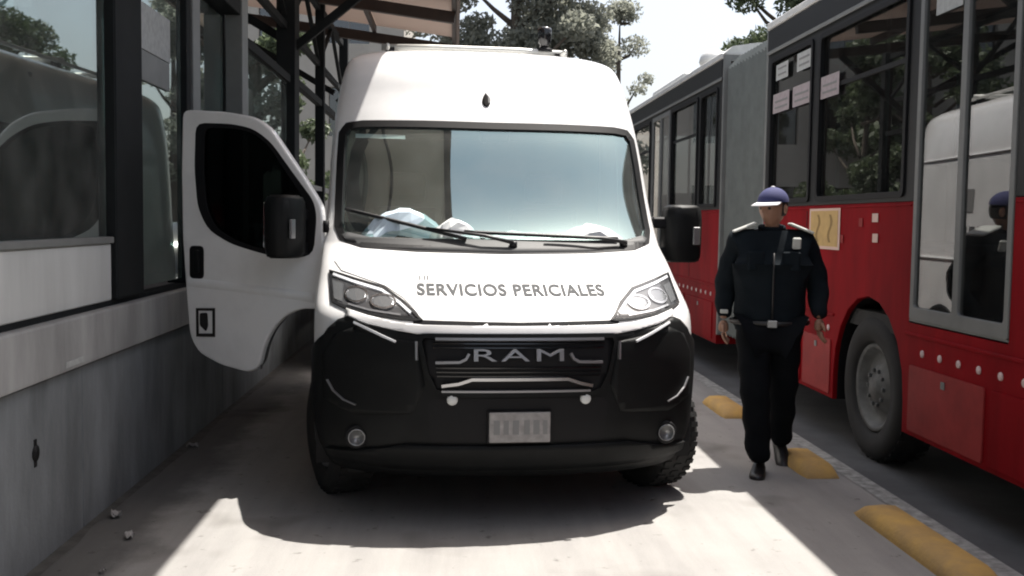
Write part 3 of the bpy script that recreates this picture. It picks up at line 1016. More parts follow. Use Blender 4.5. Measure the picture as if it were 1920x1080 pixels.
shell_panel('emblem_inset', [(s_of_x(x*.6-.018, 2.268+z*.6), 2.268+z*.6) for x, z in drop[:6]], .008, .0, 'emblem2', em, .01, .01)

# ---- wheels
def wheel(name, loc, steer, r, wdt, root, sx, lug=16, rimr=.21, rimmat='rim'):
    w = empty(name, loc, steer); w.parent = root
    h = wdt/2
    ty = lathe('tyre', [(-h*.55, rimr), (-h*.95, rimr+.02), (-h, r-.06), (-h*.86, r-.012), (-h*.6, r), (h*.6, r), (h*.86, r-.012), (h, r-.06), (h*.95, rimr+.02), (h*.55, rimr)], 'rubber', w, 48, 'X', (0, 0, 0), True, False)
    bm = bmesh.new()
    for k in range(40):              # tread blocks
        a = 2*math.pi*k/40
        for xo in (-.62, 0, .62):
            bm_box(bm, (xo*h-.022, -.014, r-.004), (xo*h+.022, .014, r+.006), 0, Matrix.Rotation(a+(.07 if xo == 0 else 0), 4, 'X'))
    from_bm('tread', bm, 'rubber', ty)['kind'] = 'stuff'
    f = sx
    lathe('rim', [(f*h*.62, rimr+.004), (f*h*.80, rimr-.004), (f*h*.72, rimr-.03), (f*h*.35, rimr-.05), (f*h*.30, rimr*.62), (f*h*.62, rimr*.48), (f*h*.66, rimr*.30), (f*h*.80, rimr*.24), (f*h*.82, .002)], rimmat, w, 36, 'X', (0, 0, 0), True, False)
    bm = bmesh.new()
    nb = 5 if rimr < .25 else 10
    for k in range(nb):
        a = 2*math.pi*k/nb
        bm_box(bm, (-.012, -.012, -.012), (.012, .012, .012), .003, Matrix.Translation((f*h*.68, rimr*.40*math.cos(a), rimr*.40*math.sin(a))))
    from_bm('wheel_bolts', bm, rimmat, w)['kind'] = 'stuff'
    return w
for sx in (-1, 1):
    wheel('front_wheel', (sx*.895, AX_F, .352), R(18), .352, .235, van, sx)
    wheel('rear_wheel', (sx*.885, AX_R, .345), 0, .345, .225, van, sx)
    # arch lips and sill
    for av in (AX_F, AX_R):
        bm = bmesh.new(); rows = []
        for k in range(25):
            a = math.pi*(.0 + 1.0*k/24)
            row = []
            for rr, o_ in ((ARCH-.004, .004), (ARCH, .020), (ARCH+.055, .014), (ARCH+.06, .0)):
                v, z = av-math.cos(a)*rr, AXZ+math.sin(a)*rr
                row.append(bm.verts.new(P(s_of_v(v, z, sx), z, 0) + Vector((sx*o_, 0, 0))))
            rows.append(row)
        for q0, q1 in zip(rows, rows[1:]):
            for k in range(3): bm.faces.new((q0[k], q0[k+1], q1[k+1], q1[k]))
        bmesh.ops.recalc_face_normals(bm, faces=bm.faces[:])
        from_bm('arch_lip', bm, 'plastic', van, True)
    box('sill', (sx*.95, AX_F+ARCH+.03, .27), (sx*1.012, AX_R-ARCH-.03, .40), 'plastic', van, .012)
    box('mud_flap', (sx*.78, AX_F+ARCH+.0, .14), (sx*.99, AX_F+ARCH+.02, .5), 'gasket', van)
    if sx == 1:      # closed driver's door and long side mouldings
        ar = [(1.14, .60), (2.02, .60), (2.04, 2.08), (1.75, 2.09), (1.60, 2.04), (1.20, 1.50), (1.12, 1.30)]
        shell_panel('driver_door', [(s_of_v(v, z), z) for v, z in dens(ar, .05)], .006, .01, 'white', van, .06, .06)
        wn_ = [(1.26, 1.46), (1.40, 1.38), (1.94, 1.40), (1.95, 2.0), (1.78, 2.02), (1.66, 1.98)]
        shell_panel('driver_window', [(s_of_v(v, z), z) for v, z in dens(wn_, .05)], .010, .004, 'doorglass', van, .06, .06)
        shell_panel('door_handle', [(s_of_v(v, z), z) for v, z in ((1.88, 1.16), (1.96, 1.16), (1.96, 1.34), (1.88, 1.34))], .030, .03, 'gasket', van)
        for z in (1.24, 2.14):
            shell_panel('side_crease', [(s_of_v(v, z + dz), z + dz) for v, dz in ((2.3, 0), (4.6, 0), (4.6, .02), (2.3, .02))], .010, .012, 'white', van, .2, .02)
        shell_panel('side_mark', [(s_of_v(v, z), z) for v, z in ((3.35, 1.66), (3.52, 1.66), (3.52, 1.86), (3.35, 1.86))], .004, 0, 'emblem2', van)
        for q in range(5):
            shell_panel('side_lettering', [(s_of_v(v, z), z) for v, z in ((2.8+q*.16, 1.46), (2.91+q*.16, 1.46), (2.91+q*.16, 1.54), (2.8+q*.16, 1.54))], .004, 0, 'letter', van)
    shell_panel('side_moulding', [(s_of_v(v, z, sx), z) for v, z in ((2.12, .62), (3.42, .62), (3.42, .74), (2.12, .74))], .02, .02, 'plastic', van, .2, .05)

# ---- driver's mirror
def mirror_unit(parent, base, out, fwd, name='wing_mirror'):
    """base on the door, out = direction away from the door, fwd = direction of travel"""
    out, fwd = Vector(out).normalized(), Vector(fwd).normalized()
    fr = Matrix((( -fwd.x, out.x, 0, base[0]), (-fwd.y, out.y, 0, base[1]), (-fwd.z, out.z, 1, base[2]), (0, 0, 0, 1)))
    w = empty(name); w.parent = parent
    bm = bmesh.new()
    prof = [(-.07, .07), (.05, .07), (.07, .12), (.07, .29), (.03, .32), (-.05, .31), (-.085, .26), (-.09, .14)]
    lv = [(-.17, .80), (-.15, .95), (-.05, 1.0), (.09, 1.0), (.16, .95), (.185, .78)]
    rings = []
    for z, sc in lv:
        rings.append([bm.verts.new((a*sc, .2+(b-.2)*sc, z)) for a, b in prof])
    for q0, q1 in zip(rings, rings[1:]):
        for k in range(len(prof)): bm.faces.new((q0[k], q0[(k+1) % len(prof)], q1[(k+1) % len(prof)], q1[k]))
    bm.faces.new(list(reversed(rings[0]))); bm.faces.new(rings[-1])
    bmesh.ops.recalc_face_normals(bm, faces=bm.faces[:])
    bmesh.ops.bevel(bm, geom=[e for e in bm.edges if e.calc_face_angle(0) > .5], offset=.010, segments=2, affect='EDGES')
    bmesh.ops.transform(bm, matrix=fr, verts=bm.verts[:])
    from_bm('housing', bm, 'plastic', w, True)
    for z0, z1 in ((-.16, -.08), (.04, .11)):
        bm = bmesh.new(); bm_box(bm, (-.045, -.02, z0), (.045, .12, z1), .012)
        bmesh.ops.transform(bm, matrix=fr, verts=bm.verts[:]); from_bm('arm', bm, 'gasket', w)
    bm = bmesh.new(); bm_box(bm, (.068, .095, -.11), (.078, .285, .14), .003)
    bmesh.ops.transform(bm, matrix=fr, verts=bm.verts[:]); from_bm('mirror_glass', bm, 'mirror', w)
    bm = bmesh.new(); bm_box(bm, (-.100, .23, -.06), (-.083, .275, .05), .004)
    bmesh.ops.transform(bm, matrix=fr, verts=bm.verts[:]); from_bm('indicator', bm, 'foglamp', w)
    return w
mirror_unit(van, (1.0, 1.20, 1.46), (1, .12, 0), (.12, -1, 0))

# ---- open passenger door
A = R(62)
hx, hv = -1.0, 1.08
dd = Vector((-math.sin(A), math.cos(A), 0))            # from the hinge to the rear edge of the door
nn_ = Vector((-math.cos(A), -math.sin(A), 0))          # outer face
fr = Matrix(((dd.x, 0, nn_.x, hx), (dd.y, 0, nn_.y, hv), (0, 1, 0, 0), (0, 0, 0, 1)))
door = empty('open_door'); door.parent = van
door['label'] = 'passenger door swung open towards the platform'
OUT = round_poly([(.965, 2.178), (.66, 2.158), (.46, 2.125), (.345, 2.055), (.12, 1.77), (.0, 1.60), (-.02, 1.25), (.0, 1.06), (.04, 1.0), (.13, 1.005), (.24, .962), (.33, .88), (.395, .765), (.425, .64), (.50, .60), (.70, .635), (.86, .70), (.925, .80), (.945, 1.03), (.972, 1.39), (.978, 1.80)], .05, 3)
WIN = round_poly([(.845, 2.085), (.61, 2.075), (.46, 2.045), (.345, 1.965), (.20, 1.785), (.075, 1.635), (.055, 1.55), (.075, 1.33), (.24, 1.30), (.43, 1.335), (.61, 1.38), (.765, 1.46), (.835, 1.59), (.855, 1.81)], .06, 3)
plate('door_shell', OUT, [WIN], .05, 'white', door, .012, fr)
plate('door_inner_trim', [(a*.97+.012, .03+b*.975) for a, b in OUT], [WIN], .03, 'dash', door, .004, fr @ Matrix.Translation((0, 0, -.04)))
SM = [(a+(.45-a)*.06*-1, b+(1.7-b)*-.03) for a, b in WIN]
plate('door_window', SM, [], .006, 'doorglass', door, .001, fr @ Matrix.Translation((0, 0, .004)))
shrink = [(a+(.45-a)*.10, b+(1.7-b)*.045) for a, b in WIN]
plate('window_seal', SM, [shrink], .012, 'gasket', door, .002, fr @ Matrix.Translation((0, 0, .021)))
hd = plate('handle_recess', rect(.815, 1.155, .918, 1.355, .03), [], .012, 'gasket', door, .003, fr @ Matrix.Translation((0, 0, .024)))
plate('handle', rect(.835, 1.19, .875, 1.33, .015), [], .03, 'plastic', hd, .006, fr @ Matrix.Translation((0, 0, .04)))
bm = bmesh.new()                                          # pressed crease across the door
cr = [(.05, 1.07), (.30, 1.095), (.60, 1.115), (.93, 1.135)]
rows = []
for a, b in cr:
    rows.append([bm.verts.new(fr @ Vector((a, b+db, .025+o))) for db, o in ((.025, .0), (.01, .010), (-.012, .010), (-.03, .0))])
for q0, q1 in zip(rows, rows[1:]):
    for k in range(3): bm.faces.new((q0[k], q0[k+1], q1[k+1], q1[k]))
bmesh.ops.recalc_face_normals(bm, faces=bm.faces[:])
from_bm('door_crease', bm, 'white', door, True)
em = plate('door_emblem', [(.735, .805), (.87, .80), (.872, .975), (.735, .98)], [[(.752, .825), (.853, .82), (.855, .96), (.752, .963)]], .006, 'emblem', door, .001, fr @ Matrix.Translation((0, 0, .029)))
plate('emblem_shield', round_poly([(.80, .835), (.845, .87), (.845, .945), (.79, .95), (.785, .87)], .01, 2), [], .005, 'emblem', em, .001, fr @ Matrix.Translation((0, 0, .028)))
ar = []
for k in range(15):
    t = k/14
    a, b = (.13, 1.003)
    ar.append((.13+.30*math.sin(t*math.pi/2), .62+.385*math.cos(t*math.pi/2)))
ar2 = [(a+.016, b+.012) for a, b in ar]
plate('arch_trim', ar + list(reversed(ar2)), [], .03, 'greytrim', door, .002, fr @ Matrix.Translation((0, 0, -.005)))
mirror_unit(door, tuple(fr @ Vector((.13, 1.475, .02))), tuple(nn_), tuple(-dd))
for z in (.85, 1.45):
    tube('hinge', [(-.985, 1.06, z), (-.985, 1.06, z+.07)], .018, 'gasket', door, 8)
# ---- roof bars and beacon
rack = empty('roof_rack'); rack.parent = van
for v in (2.35, 3.3, 4.2):
    tube('crossbar', [(-.66, v, 2.735), (-.3, v, 2.745), (.3, v, 2.745), (.66, v, 2.735)], .022, 'rack', rack, 8)
    for sx in (-.6, .6):
        box('foot', (sx-.03, v-.03, 2.60), (sx+.03, v+.03, 2.735), 'gasket', rack, .004)
for sx in (-.62, .62):
    tube('side_rail', [(sx, 2.2, 2.725), (sx, 4.4, 2.725)], .016, 'rack', rack, 8)
bk = lathe('roof_beacon', [(0, .035), (.03, .035), (.04, .045), (.13, .052), (.15, .045), (.16, .01)], 'gloss_black', van, 16, 'Z', (.50, 2.36, 2.765))
lathe('beacon_foot', [(-.02, .06), (.0, .055), (.012, .03)], 'gasket', van, 16, 'Z', (.50, 2.36, 2.765))

# ================================================================== DARK CAR ADDED BEHIND THE VAN
car = empty('added_car', (-.62, 10.45, 0), R(1.5))  # added to darken the gap and keep bounce light off the platform wall
tag(car, 'dark grey car added close behind the white van, guessed from the dark gap past its open door', 'car')
M['carpaint'] = pmat('dark_grey_car_paint', (0.018, 0.019, 0.021), 0.35, spec=0.3)
def car_loft(name, stations, mat, parent):
    bm = bmesh.new(); rings = []
    for y, w, zb, zt, r in stations:
        pr = [(-w, zb), (-w*1.0, zb+(zt-zb)*.55), (-w*r, zt-.02), (-w*r*.7, zt), (w*r*.7, zt), (w*r, zt-.02), (w, zb+(zt-zb)*.55), (w, zb)]
        rings.append([bm.verts.new((x, y, z)) for x, z in pr])
    for q0, q1 in zip(rings, rings[1:]):
        for k in range(8): bm.faces.new((q0[k], q0[(k+1) % 8], q1[(k+1) % 8], q1[k]))
    bm.faces.new(rings[0]); bm.faces.new(list(reversed(rings[-1])))
    bmesh.ops.recalc_face_normals(bm, faces=bm.faces[:])
    bmesh.ops.bevel(bm, geom=[e for e in bm.edges if e.calc_face_angle(0) > .6], offset=.02, segments=2, affect='EDGES')
    return from_bm(name, bm, mat, parent, True)
car_loft('body', [(0, .70, .28, .62, .95), (.10, .80, .22, .72, .95), (.5, .86, .20, .80, .95), (1.1, .88, .20, .92, .94), (2.2, .88, .20, .95, .94), (3.5, .88, .20, .97, .93), (4.1, .84, .24, .95, .92), (4.3, .76, .34, .82, .92)], 'carpaint', car)
car_loft('cabin', [(1.0, .78, .88, .94, .95), (1.75, .74, .90, 1.42, .84), (2.3, .74, .90, 1.47, .82), (3.1, .73, .90, 1.43, .82), (3.9, .72, .90, .98, .95)], 'gloss_black', car)
for sx in (-1, 1):
    wheel('wheel', (sx*.78, .85, .31), 0, .31, .19, car, sx, rimr=.20)
    wheel('wheel', (sx*.78, 3.4, .31), 0, .31, .19, car, sx, rimr=.20)
    box('headlamp', (sx*.48, .0, .60), (sx*.76, .16, .70), 'foglamp', car, .02)
box('bumper', (-.72, -.05, .26), (.72, .06, .46), 'plastic', car, .03, 2)
box('grille', (-.40, -.02, .50), (.40, .04, .60), 'gasket', car, .01)

# ---- papers and bags lying on the dashboard
VM = Matrix.Translation((.33, 4.95, 0)) @ Matrix.Rotation(TH, 4, 'Z')
def crumple(name, c, sx, sy, hgt, mat, label, seed, cat='paper'):
    r = random.Random(seed)
    bm = bmesh.new(); n = 7
    g = []
    for i in range(n+1):
        row = []
        for j in range(n+1):
            u, v = i/n-.5, j/n-.5
            d = max(0, 1-(4*u*u+4*v*v)*.9)
            row.append(bm.verts.new((u*sx+r.uniform(-.008, .008), v*sy+r.uniform(-.008, .008), hgt*d**.7+r.uniform(-.012, .012)*(d > 0))))
        g.append(row)
    for i in range(n):
        for j in range(n): bm.faces.new((g[i][j], g[i+1][j], g[i+1][j+1], g[i][j+1]))
    o = from_bm(name, bm, mat)
    o.matrix_world = VM @ Matrix.Translation(c)
    return tag(o, label, cat)
crumple('plastic_bag', (-.54, .95, 1.40), .50, .20, .19, 'paperblue', 'pale blue plastic bag heaped on the van dashboard under the long wiper', 3, 'bag')
crumple('crumpled_paper', (-.26, .86, 1.39), .30, .16, .15, 'paper', 'bright white crumpled paper on the dashboard where the two wipers cross', 5)
crumple('folded_paper', (.55, .91, 1.39), .42, .18, .13, 'paper', 'flat white paper pile on the dashboard in front of the steering wheel', 9)
crumple('paper_sheet', (.10, .85, 1.385), .50, .12, .085, 'paper', 'thin white paper strip lying in the middle of the dashboard', 12)

# ================================================================== RED ARTICULATED BUS
BX = 2.70
bus = empty('articulated_bus', (BX, 0, 0))
tag(bus, 'red articulated city bus with grey bellows standing in the next lane beside the man', 'bus')
# side sheet frame: (a,b,depth) -> (depth outwards = -x, y=a, z=b), bus-local
SF = Matrix(((0, 0, -1, 0), (1, 0, 0, 0), (0, 1, 0, 0), (0, 0, 0, 1)))
def arch_pts(yc, r, z0, n=10):
    return [(yc-r*math.cos(math.pi*k/n), z0+r*1.06*math.sin(math.pi*k/n)) for k in range(n+1)]
def bus_section(y0, y1, wins, doors, wheels):
    out = [(y0, .30)]
    for yc in sorted(wheels):
        out += [(yc-.56, .30)] + arch_pts(yc, .56, .48) + [(yc+.56, .30)]
    top = []
    for a, b in sorted(doors):       # red panel is notched where a door comes down
        top = [(b, 1.68), (b, .98), (a, .98), (a, 1.68)] + [] + top if False else [(b, 1.68), (b, .98), (a, .98), (a, 1.68)] + top
    out += [(y1, .30), (y1, 1.68)] + top + [(y0, 1.68)]
    plate('side_panel', out, [], .05, 'red', bus, .006, SF @ Matrix.Translation((0, 0, -.025)))
    bot = []
    for a, b in sorted(doors):
        bot += [(a, 1.682), (a, 2.96), (b, 2.96), (b, 1.682)]
    holes = [rect(a, 1.72, b, 2.93, .05) for a, b in wins]
    plate('window_band', [(y0, 1.682)] + bot + [(y1, 1.682), (y1, 3.0), (y0, 3.0)], holes, .05, 'bus_black', bus, .006, SF @ Matrix.Translation((0, 0, -.027)))
    box('cant_rail', (-.008, y0, 3.002), (.06, y1, 3.20), 'bus_black', bus, .01)
    bar('trim_line', (-.012, y0, 3.0), (-.012, y1, 3.0), .012, .03, 'steel_grey', bus)
    box('gutter', (-.02, y0, 3.202), (.05, y1, 3.262), 'bus_roof', bus, .008)
    # roof: arched sheet
    bm = bmesh.new()
    pr = [(.0, 3.25), (.10, 3.33), (.35, 3.37), (1.25, 3.40), (2.15, 3.37), (2.40, 3.33), (2.5, 3.25), (2.5, 3.0), (2.46, 3.0), (2.46, 3.22), (.06, 3.22)]
    A_ = [bm.verts.new((x, y0, z)) for x, z in pr]; B_ = [bm.verts.new((x, y1, z)) for x, z in pr]
    for k in range(len(pr)): bm.faces.new((A_[k], B_[k], B_[(k+1) % len(pr)], A_[(k+1) % len(pr)]))
    bm.faces.new(A_); bm.faces.new(list(reversed(B_)))
    bmesh.ops.recalc_face_normals(bm, faces=bm.faces[:])
    from_bm('roof', bm, 'bus_roof', bus)
    box('far_side', (2.44, y0, .30), (2.5, y1, 1.72), 'red', bus)
    box('floor', (.05, y0, .86), (2.44, y1, .97), 'dark_in', bus)
    box('end_wall', (.05, y0, .30), (2.44, y0+.05, 3.2), 'red', bus)
    box('end_wall', (.05, y1-.05, .30), (2.44, y1, .86), 'dark_in', bus)
    for a, b in wins:
        box('window_pane', (.022, a-.02, 1.70), (.030, b+.02, 2.95), 'busglass', bus)
        f = plate('window_rubber', rect(a-.012, 1.708, b+.012, 2.942, .05), [rect(a+.025, 1.745, b-.025, 2.905, .04)], .014, 'gasket', bus, .002, SF @ Matrix.Translation((0, 0, .006)))
        box('far_window', (2.455, a, 1.72), (2.465, b, 2.93), 'busglass', bus)
        box('far_window_post', (2.44, b, 1.72), (2.5, b+.12, 3.0), 'bus_black', bus)
        if b-a > 1.2:
            box('sliding_vent_bar', (.008, a+.03, 2.52), (.020, b-.03, 2.55), 'gasket', bus)
    for a, b in doors:
        d = plate('door_frame', rect(a+.004, .985, b-.004, 2.955, .02), [rect(a+.05, 1.06, (a+b)/2-.03, 2.90, .03), rect((a+b)/2+.03, 1.06, b-.05, 2.90, .03)], .04, 'steel_grey', bus, .004, SF @ Matrix.Translation((0, 0, -.015)))
        for q0, q1 in ((a+.045, (a+b)/2-.025), ((a+b)/2+.025, b-.045)):
            box('door_glass', (.012, q0, 1.055), (.018, q1, 2.905), 'busglass', d)
        box('door_seal', (-.004, (a+b)/2-.012, 1.0), (.0, (a+b)/2+.012, 2.94), 'gasket', d)
        box('door_step', (.0, a, .965), (.3, b, .985), 'steel_grey', bus)
    for yc in wheels:
        w = wheel('wheel', (.17, yc, .475), 0, .475, .28, bus, -1, rimr=.29, rimmat='busrim')
        bm = bmesh.new()
        pr = arch_pts(yc, .55, .48, 14)
        pr = [(pr[0][0], .30)] + pr + [(pr[-1][0], .30)]
        r0 = [bm.verts.new((.03, y, z)) for y, z in pr]; r1 = [bm.verts.new((.75, y, z)) for y, z in pr]
        for k in range(len(pr)-1): bm.faces.new((r0[k], r0[k+1], r1[k+1], r1[k]))
        bm.faces.new(r1)
        from_bm('wheel_housing', bm, 'gasket', bus)
        box('far_wheel', (2.1, yc-.45, .0), (2.4, yc+.45, .9), 'rubber', bus, .2, 3)
bus_section(-4.5, 8.74, [(-4.2, -2.6), (-2.5, -.9), (.5, 2.0), (2.1, 3.3), (3.4, 4.66), (5.98, 7.46), (7.62, 8.62)], [(-.8, .4), (4.76, 5.84)], [6.45, .9-3.6])
bus_section(10.24, 19.5, [(10.4, 11.1), (11.25, 12.6), (14.0, 15.4), (15.5, 16.9), (17.0, 18.4)], [(12.72, 13.85)], [16.8])
# bellows: pleated ring
bm = bmesh.new()
N = 15
rows = []
for k in range(2*N+1):
    y = 8.74 + (10.24-8.74)*k/(2*N)
    o = .0 if k % 2 == 0 else .045
    pr = [(.03+o, .42+o), (.03+o, 3.10-o), (.14+o, 3.22-o), (2.36-o, 3.22-o), (2.47-o, 3.10-o), (2.47-o, .42+o)]
    rows.append([bm.verts.new((x, y, z)) for x, z in pr])
for q0, q1 in zip(rows, rows[1:]):
    for k in range(6): bm.faces.new((q0[k], q1[k], q1[(k+1) % 6], q0[(k+1) % 6]))
bmesh.ops.recalc_face_normals(bm, faces=bm.faces[:])
from_bm('bellows', bm, 'bellows', bus)
for y in (8.74, 10.19):
    plate('bellows_frame', [(.0, .40), (2.5, .40), (2.5, 3.24), (.0, 3.24)], [[(.07, .47), (2.43, .47), (2.43, 3.17), (.07, 3.17)]], .05, 'steel_grey', bus, .004, Matrix(((1, 0, 0, 0), (0, 0, 1, y+.025), (0, 1, 0, 0), (0, 0, 0, 1))))
# reflective studs along the skirt
y = 19.3
dotmesh = None
while y > -4.4:
    if not any(abs(y-yc) < .62 for yc in (6.45, -2.7, 16.8)) and not (8.7 < y < 10.3):
        if dotmesh is None:
            d0 = lathe('reflector_stud', [(.0, .023), (-.006, .021), (-.009, .013), (-.010, .002)], 'dot', bus, 10, 'X')
            d0.location = (-.001, y, .80); dotmesh = d0
        else:
            d = dotmesh.copy(); COL.objects.link(d); d.location = (-.001, y, .80)
    y -= .21
# skirt hatches, two with sheen painted in as lighter red, rub line
for a, b, m in ((7.06, 7.62, 'red2'), (7.68, 8.6, 'red'), (4.95, 5.80, 'red2'), (3.9, 4.88, 'red'), (2.8, 3.84, 'red'), (10.4, 11.6, 'red'), (11.7, 13.0, 'red'), (13.1, 14.6, 'red')):
    h = plate('skirt_hatch', rect(a, .33, b, .72, .02), [], .012, m, bus, .003, SF @ Matrix.Translation((0, 0, .004)))
    box('hatch_lock', (-.016, (a+b)/2-.02, .64), (-.009, (a+b)/2+.02, .68), 'steel_grey', h)
for a, b in ((-4.4, 5.88), (7.02, 8.7), (10.3, 16.2), (17.4, 19.4)):
    bar('rub_strip', (-.004, a, .90), (-.004, b, .90), .012, .022, 'red', bus)
for a, b in ((-4.4, -.82), (.42, 4.74), (5.86, 8.7), (10.3, 12.7), (13.87, 19.4)):
    bar('window_sill_line', (-.003, a, 1.66), (-.003, b, 1.66), .010, .014, 'red', bus)
for y in (2.9, 4.6, 7.64, 11.5, 12.6, 14.8):
    box('panel_joint', (-.003, y-.004, .93), (.004, y+.004, 1.64), 'gasket', bus)
# stickers
def sticker(name, y0, z0, y1, z1, mat, parent=None, x=-.004):
    return box(name, (x-.0025, y0, z0), (x, y1, z1), mat, parent or bus)
st = sticker('accessibility_sticker', 6.96, 1.36, 7.57, 1.66, 'sign_edge')
sticker('sticker_field', 6.995, 1.382, 7.535, 1.638, 'yellow_sign', st, -.0067)
for yc in (7.14, 7.38):
    bm = bmesh.new()
    rows = []
    for k in range(9):
        z = 1.41 + .2*k/8
        yo = yc + .03*math.sin(k*.8)
        rows.append([bm.verts.new((-.0095, yo-.022, z)), bm.verts.new((-.0095, yo+.022, z))])
    for q0, q1 in zip(rows, rows[1:]): bm.faces.new((q0[0], q0[1], q1[1], q1[0]))
    from_bm('sticker_stroke', bm, 'sign_ink', st)
for yc, zc, w in ((6.60, 1.555, .03), (6.37, 1.585, .045), (6.36, 1.455, .04), (6.92, 1.44, .025)):
    sticker('small_sticker', yc-w, zc-.028, yc+w, zc+.028, 'red2' if w < .04 else 'sign_edge')
for y0, z0, y1, z1, m in ((8.15, 2.47, 8.56, 2.63, 'label'), (7.66, 2.47, 8.06, 2.63, 'label'), (7.08, 2.46, 7.44, 2.62, 'label'), (8.20, 2.74, 8.50, 2.87, 'label2'), (7.66, 2.74, 7.98, 2.88, 'label2')):
    s_ = sticker('window_label', y0, z0, y1, z1, m, None, .0)
    for q in range(2):
        sticker('label_line', y0+.04, z0+.035+q*.05, y1-.05, z0+.05+q*.05, 'emblem2', s_, -.0027)
sticker('window_label', 5.36, 2.72, 5.66, 2.84, 'label2', None, .006)
# roof equipment
def roof_unit(y0, y1, h):
    bm = bmesh.new()
    bm_box(bm, (.35, y0, 3.36), (2.15, y1, 3.36+h), .08, None, 3)
    from_bm('roof_unit', bm, 'bus_roof', bus, False)
roof_unit(13.6, 15.8, .22); roof_unit(.5, 3.4, .24)
lathe('roof_vent', [(3.38, .16), (3.42, .18), (3.50, .16), (3.56, .06), (3.565, .002)], 'bus_roof', bus, 18, 'Z', (.32, 11.85, 0))
# inside: poles, rails and seats
for y in (4.9, 5.75, 7.55, 8.5, 11.2, 12.9, 14.0):
    tube('handrail_pole', [(.55, y, .97), (.55, y, 3.2)], .017, 'rim', bus, 8)
tube('grab_rail', [(.6, -4, 2.85), (.6, 8.6, 2.85)], .017, 'rim', bus, 8)
tube('grab_rail', [(.6, 10.4, 2.85), (.6, 19, 2.85)], .017, 'rim', bus, 8)
for y in (6.3, 7.1, 7.9, 3.6, 2.6, 10.8, 11.7, 14.6, 15.6, 17.2):
    for x in (.75, 2.0):
        bm = bmesh.new()
        bm_box(bm, (x-.22, y-.22, 1.36), (x+.22, y+.22, 1.42), .02)
        bm_box(bm, (x-.22, y+.18, 1.42), (x+.22, y+.24, 1.98), .02)
        bm_box(bm, (x-.05, y-.05, .97), (x+.05, y+.05, 1.36), .0)
        from_bm('seat', bm, 'seat', bus)

# ================================================================== YELLOW LANE SEPARATORS
def separator(y0, y1, label, wdt=.23, hgt=.068):
    bm = bmesh.new()
    n = max(8, int((y1-y0)/.06))
    rows = []
    for i in range(n+1):
        t = i/n
        e = min(1, t*n/2.0, (1-t)*n/2.0)
        e = max(.0, e)**.6
        y = y0+(y1-y0)*t
        hh = .012 + hgt*e
        w = wdt*(.88+.12*e)/2
        rows.append([bm.verts.new((x*w, y-(y0+y1)/2, z*hh)) for x, z in ((-1, 0), (-.98, .22), (-.86, .62), (-.62, .94), (0, 1), (.62, .94), (.86, .62), (.98, .22), (1, 0))])
    for q0, q1 in zip(rows, rows[1:]):
        for k in range(8): bm.faces.new((q0[k], q1[k], q1[k+1], q0[k+1]))
    bm.faces.new(rows[0]); bm.faces.new(list(reversed(rows[-1])))
    bmesh.ops.recalc_face_normals(bm, faces=bm.faces[:])
    o = from_bm('lane_separator', bm, 'sep', None, True)
    o.location = (2.25, (y0+y1)/2, -.002)
    return tag(o, label, 'lane separator', 'yellow lane separators along the bus lane')
separator(4.05, 5.22, 'longest yellow lane separator lying between the white van lane and the front bus wheel')
separator(5.93, 6.55, 'short yellow lane separator directly beside the walking man\'s feet')
separator(7.80, 8.55, 'yellow lane separator behind the walking man level with the van mirror')
separator(2.0, 3.2, 'yellow lane separator before the longest one, away from the man')
for k in range(4):
    separator(9.8+k*1.9, 10.6+k*1.9, 'worn yellow lane separator ' + ('beside the grey bus bellows', 'just past the grey bus bellows towards the rear section', 'level with the rear section door of the bus', 'beside the last windows of the bus rear section')[k])

# ================================================================== MAN WALKING
def skin_mesh(verts, edges, radii, root=0, sub=2):
    me = bpy.data.meshes.new('tmp')
    me.from_pydata(verts, edges, [])
    o = bpy.data.objects.new('tmp', me); COL.objects.link(o)
    o.modifiers.new('skin', 'SKIN').use_smooth_shade = True
    s = o.modifiers.new('sub', 'SUBSURF'); s.levels = sub; s.render_levels = sub
    lay = me.skin_vertices[0].data
    for i, r in enumerate(radii):
        lay[i].radius = (r, r) if not isinstance(r, tuple) else r
        lay[i].use_root = (i == root)
    m2 = eval_mesh(o)
    bpy.data.objects.remove(o)
    return m2

man = empty('person', (1.97, 6.2, 0.0), R(-12))
tag(man, 'person in dark clothes and navy cap walking between the van and the red bus', 'person')
# joints, facing -Y (towards the camera); picture-left is -X
J = dict(pelvis=(0, 0, .93), waist=(0, 0, 1.08), chest=(0, .0, 1.28), upper=(0, .01, 1.42), neck=(0, .0, 1.50), skull=(0, -.015, 1.60),
         shl=(-.195, .01, 1.42), ell=(-.27, .09, 1.16), wrl=(-.275, .04, .93),
         shr=(.195, .01, 1.42), elr=(.295, .07, 1.17), wrr=(.285, -.12, .97),
         hipl=(-.095, 0, .88), knl=(-.085, -.15, .50), anl=(-.05, -.17, .09),
         hipr=(.095, 0, .88), knr=(.10, .04, .49), anr=(.115, .22, .13))
def chain(names_edges, rad):
    names = list(rad.keys()); idx = {n: i for i, n in enumerate(names)}
    return [J[n] for n in names], [(idx[a], idx[b]) for a, b in names_edges], [rad[n] for n in names]
SK = [('pelvis', 'waist'), ('waist', 'chest'), ('chest', 'upper'), ('upper', 'neck'), ('neck', 'skull'), ('upper', 'shl'), ('shl', 'ell'), ('ell', 'wrl'), ('upper', 'shr'), ('shr', 'elr'), ('elr', 'wrr'), ('pelvis', 'hipl'), ('hipl', 'knl'), ('knl', 'anl'), ('pelvis', 'hipr'), ('hipr', 'knr'), ('knr', 'anr')]
v_, e_, r_ = chain(SK, dict(pelvis=(.14, .10), waist=(.135, .10), chest=(.15, .11), upper=(.12, .09), neck=.045, skull=.055, shl=.06, ell=.042, wrl=.03, shr=.06, elr=.042, wrr=.03, hipl=.085, knl=.055, anl=.04, hipr=.085, knr=.055, anr=.04))
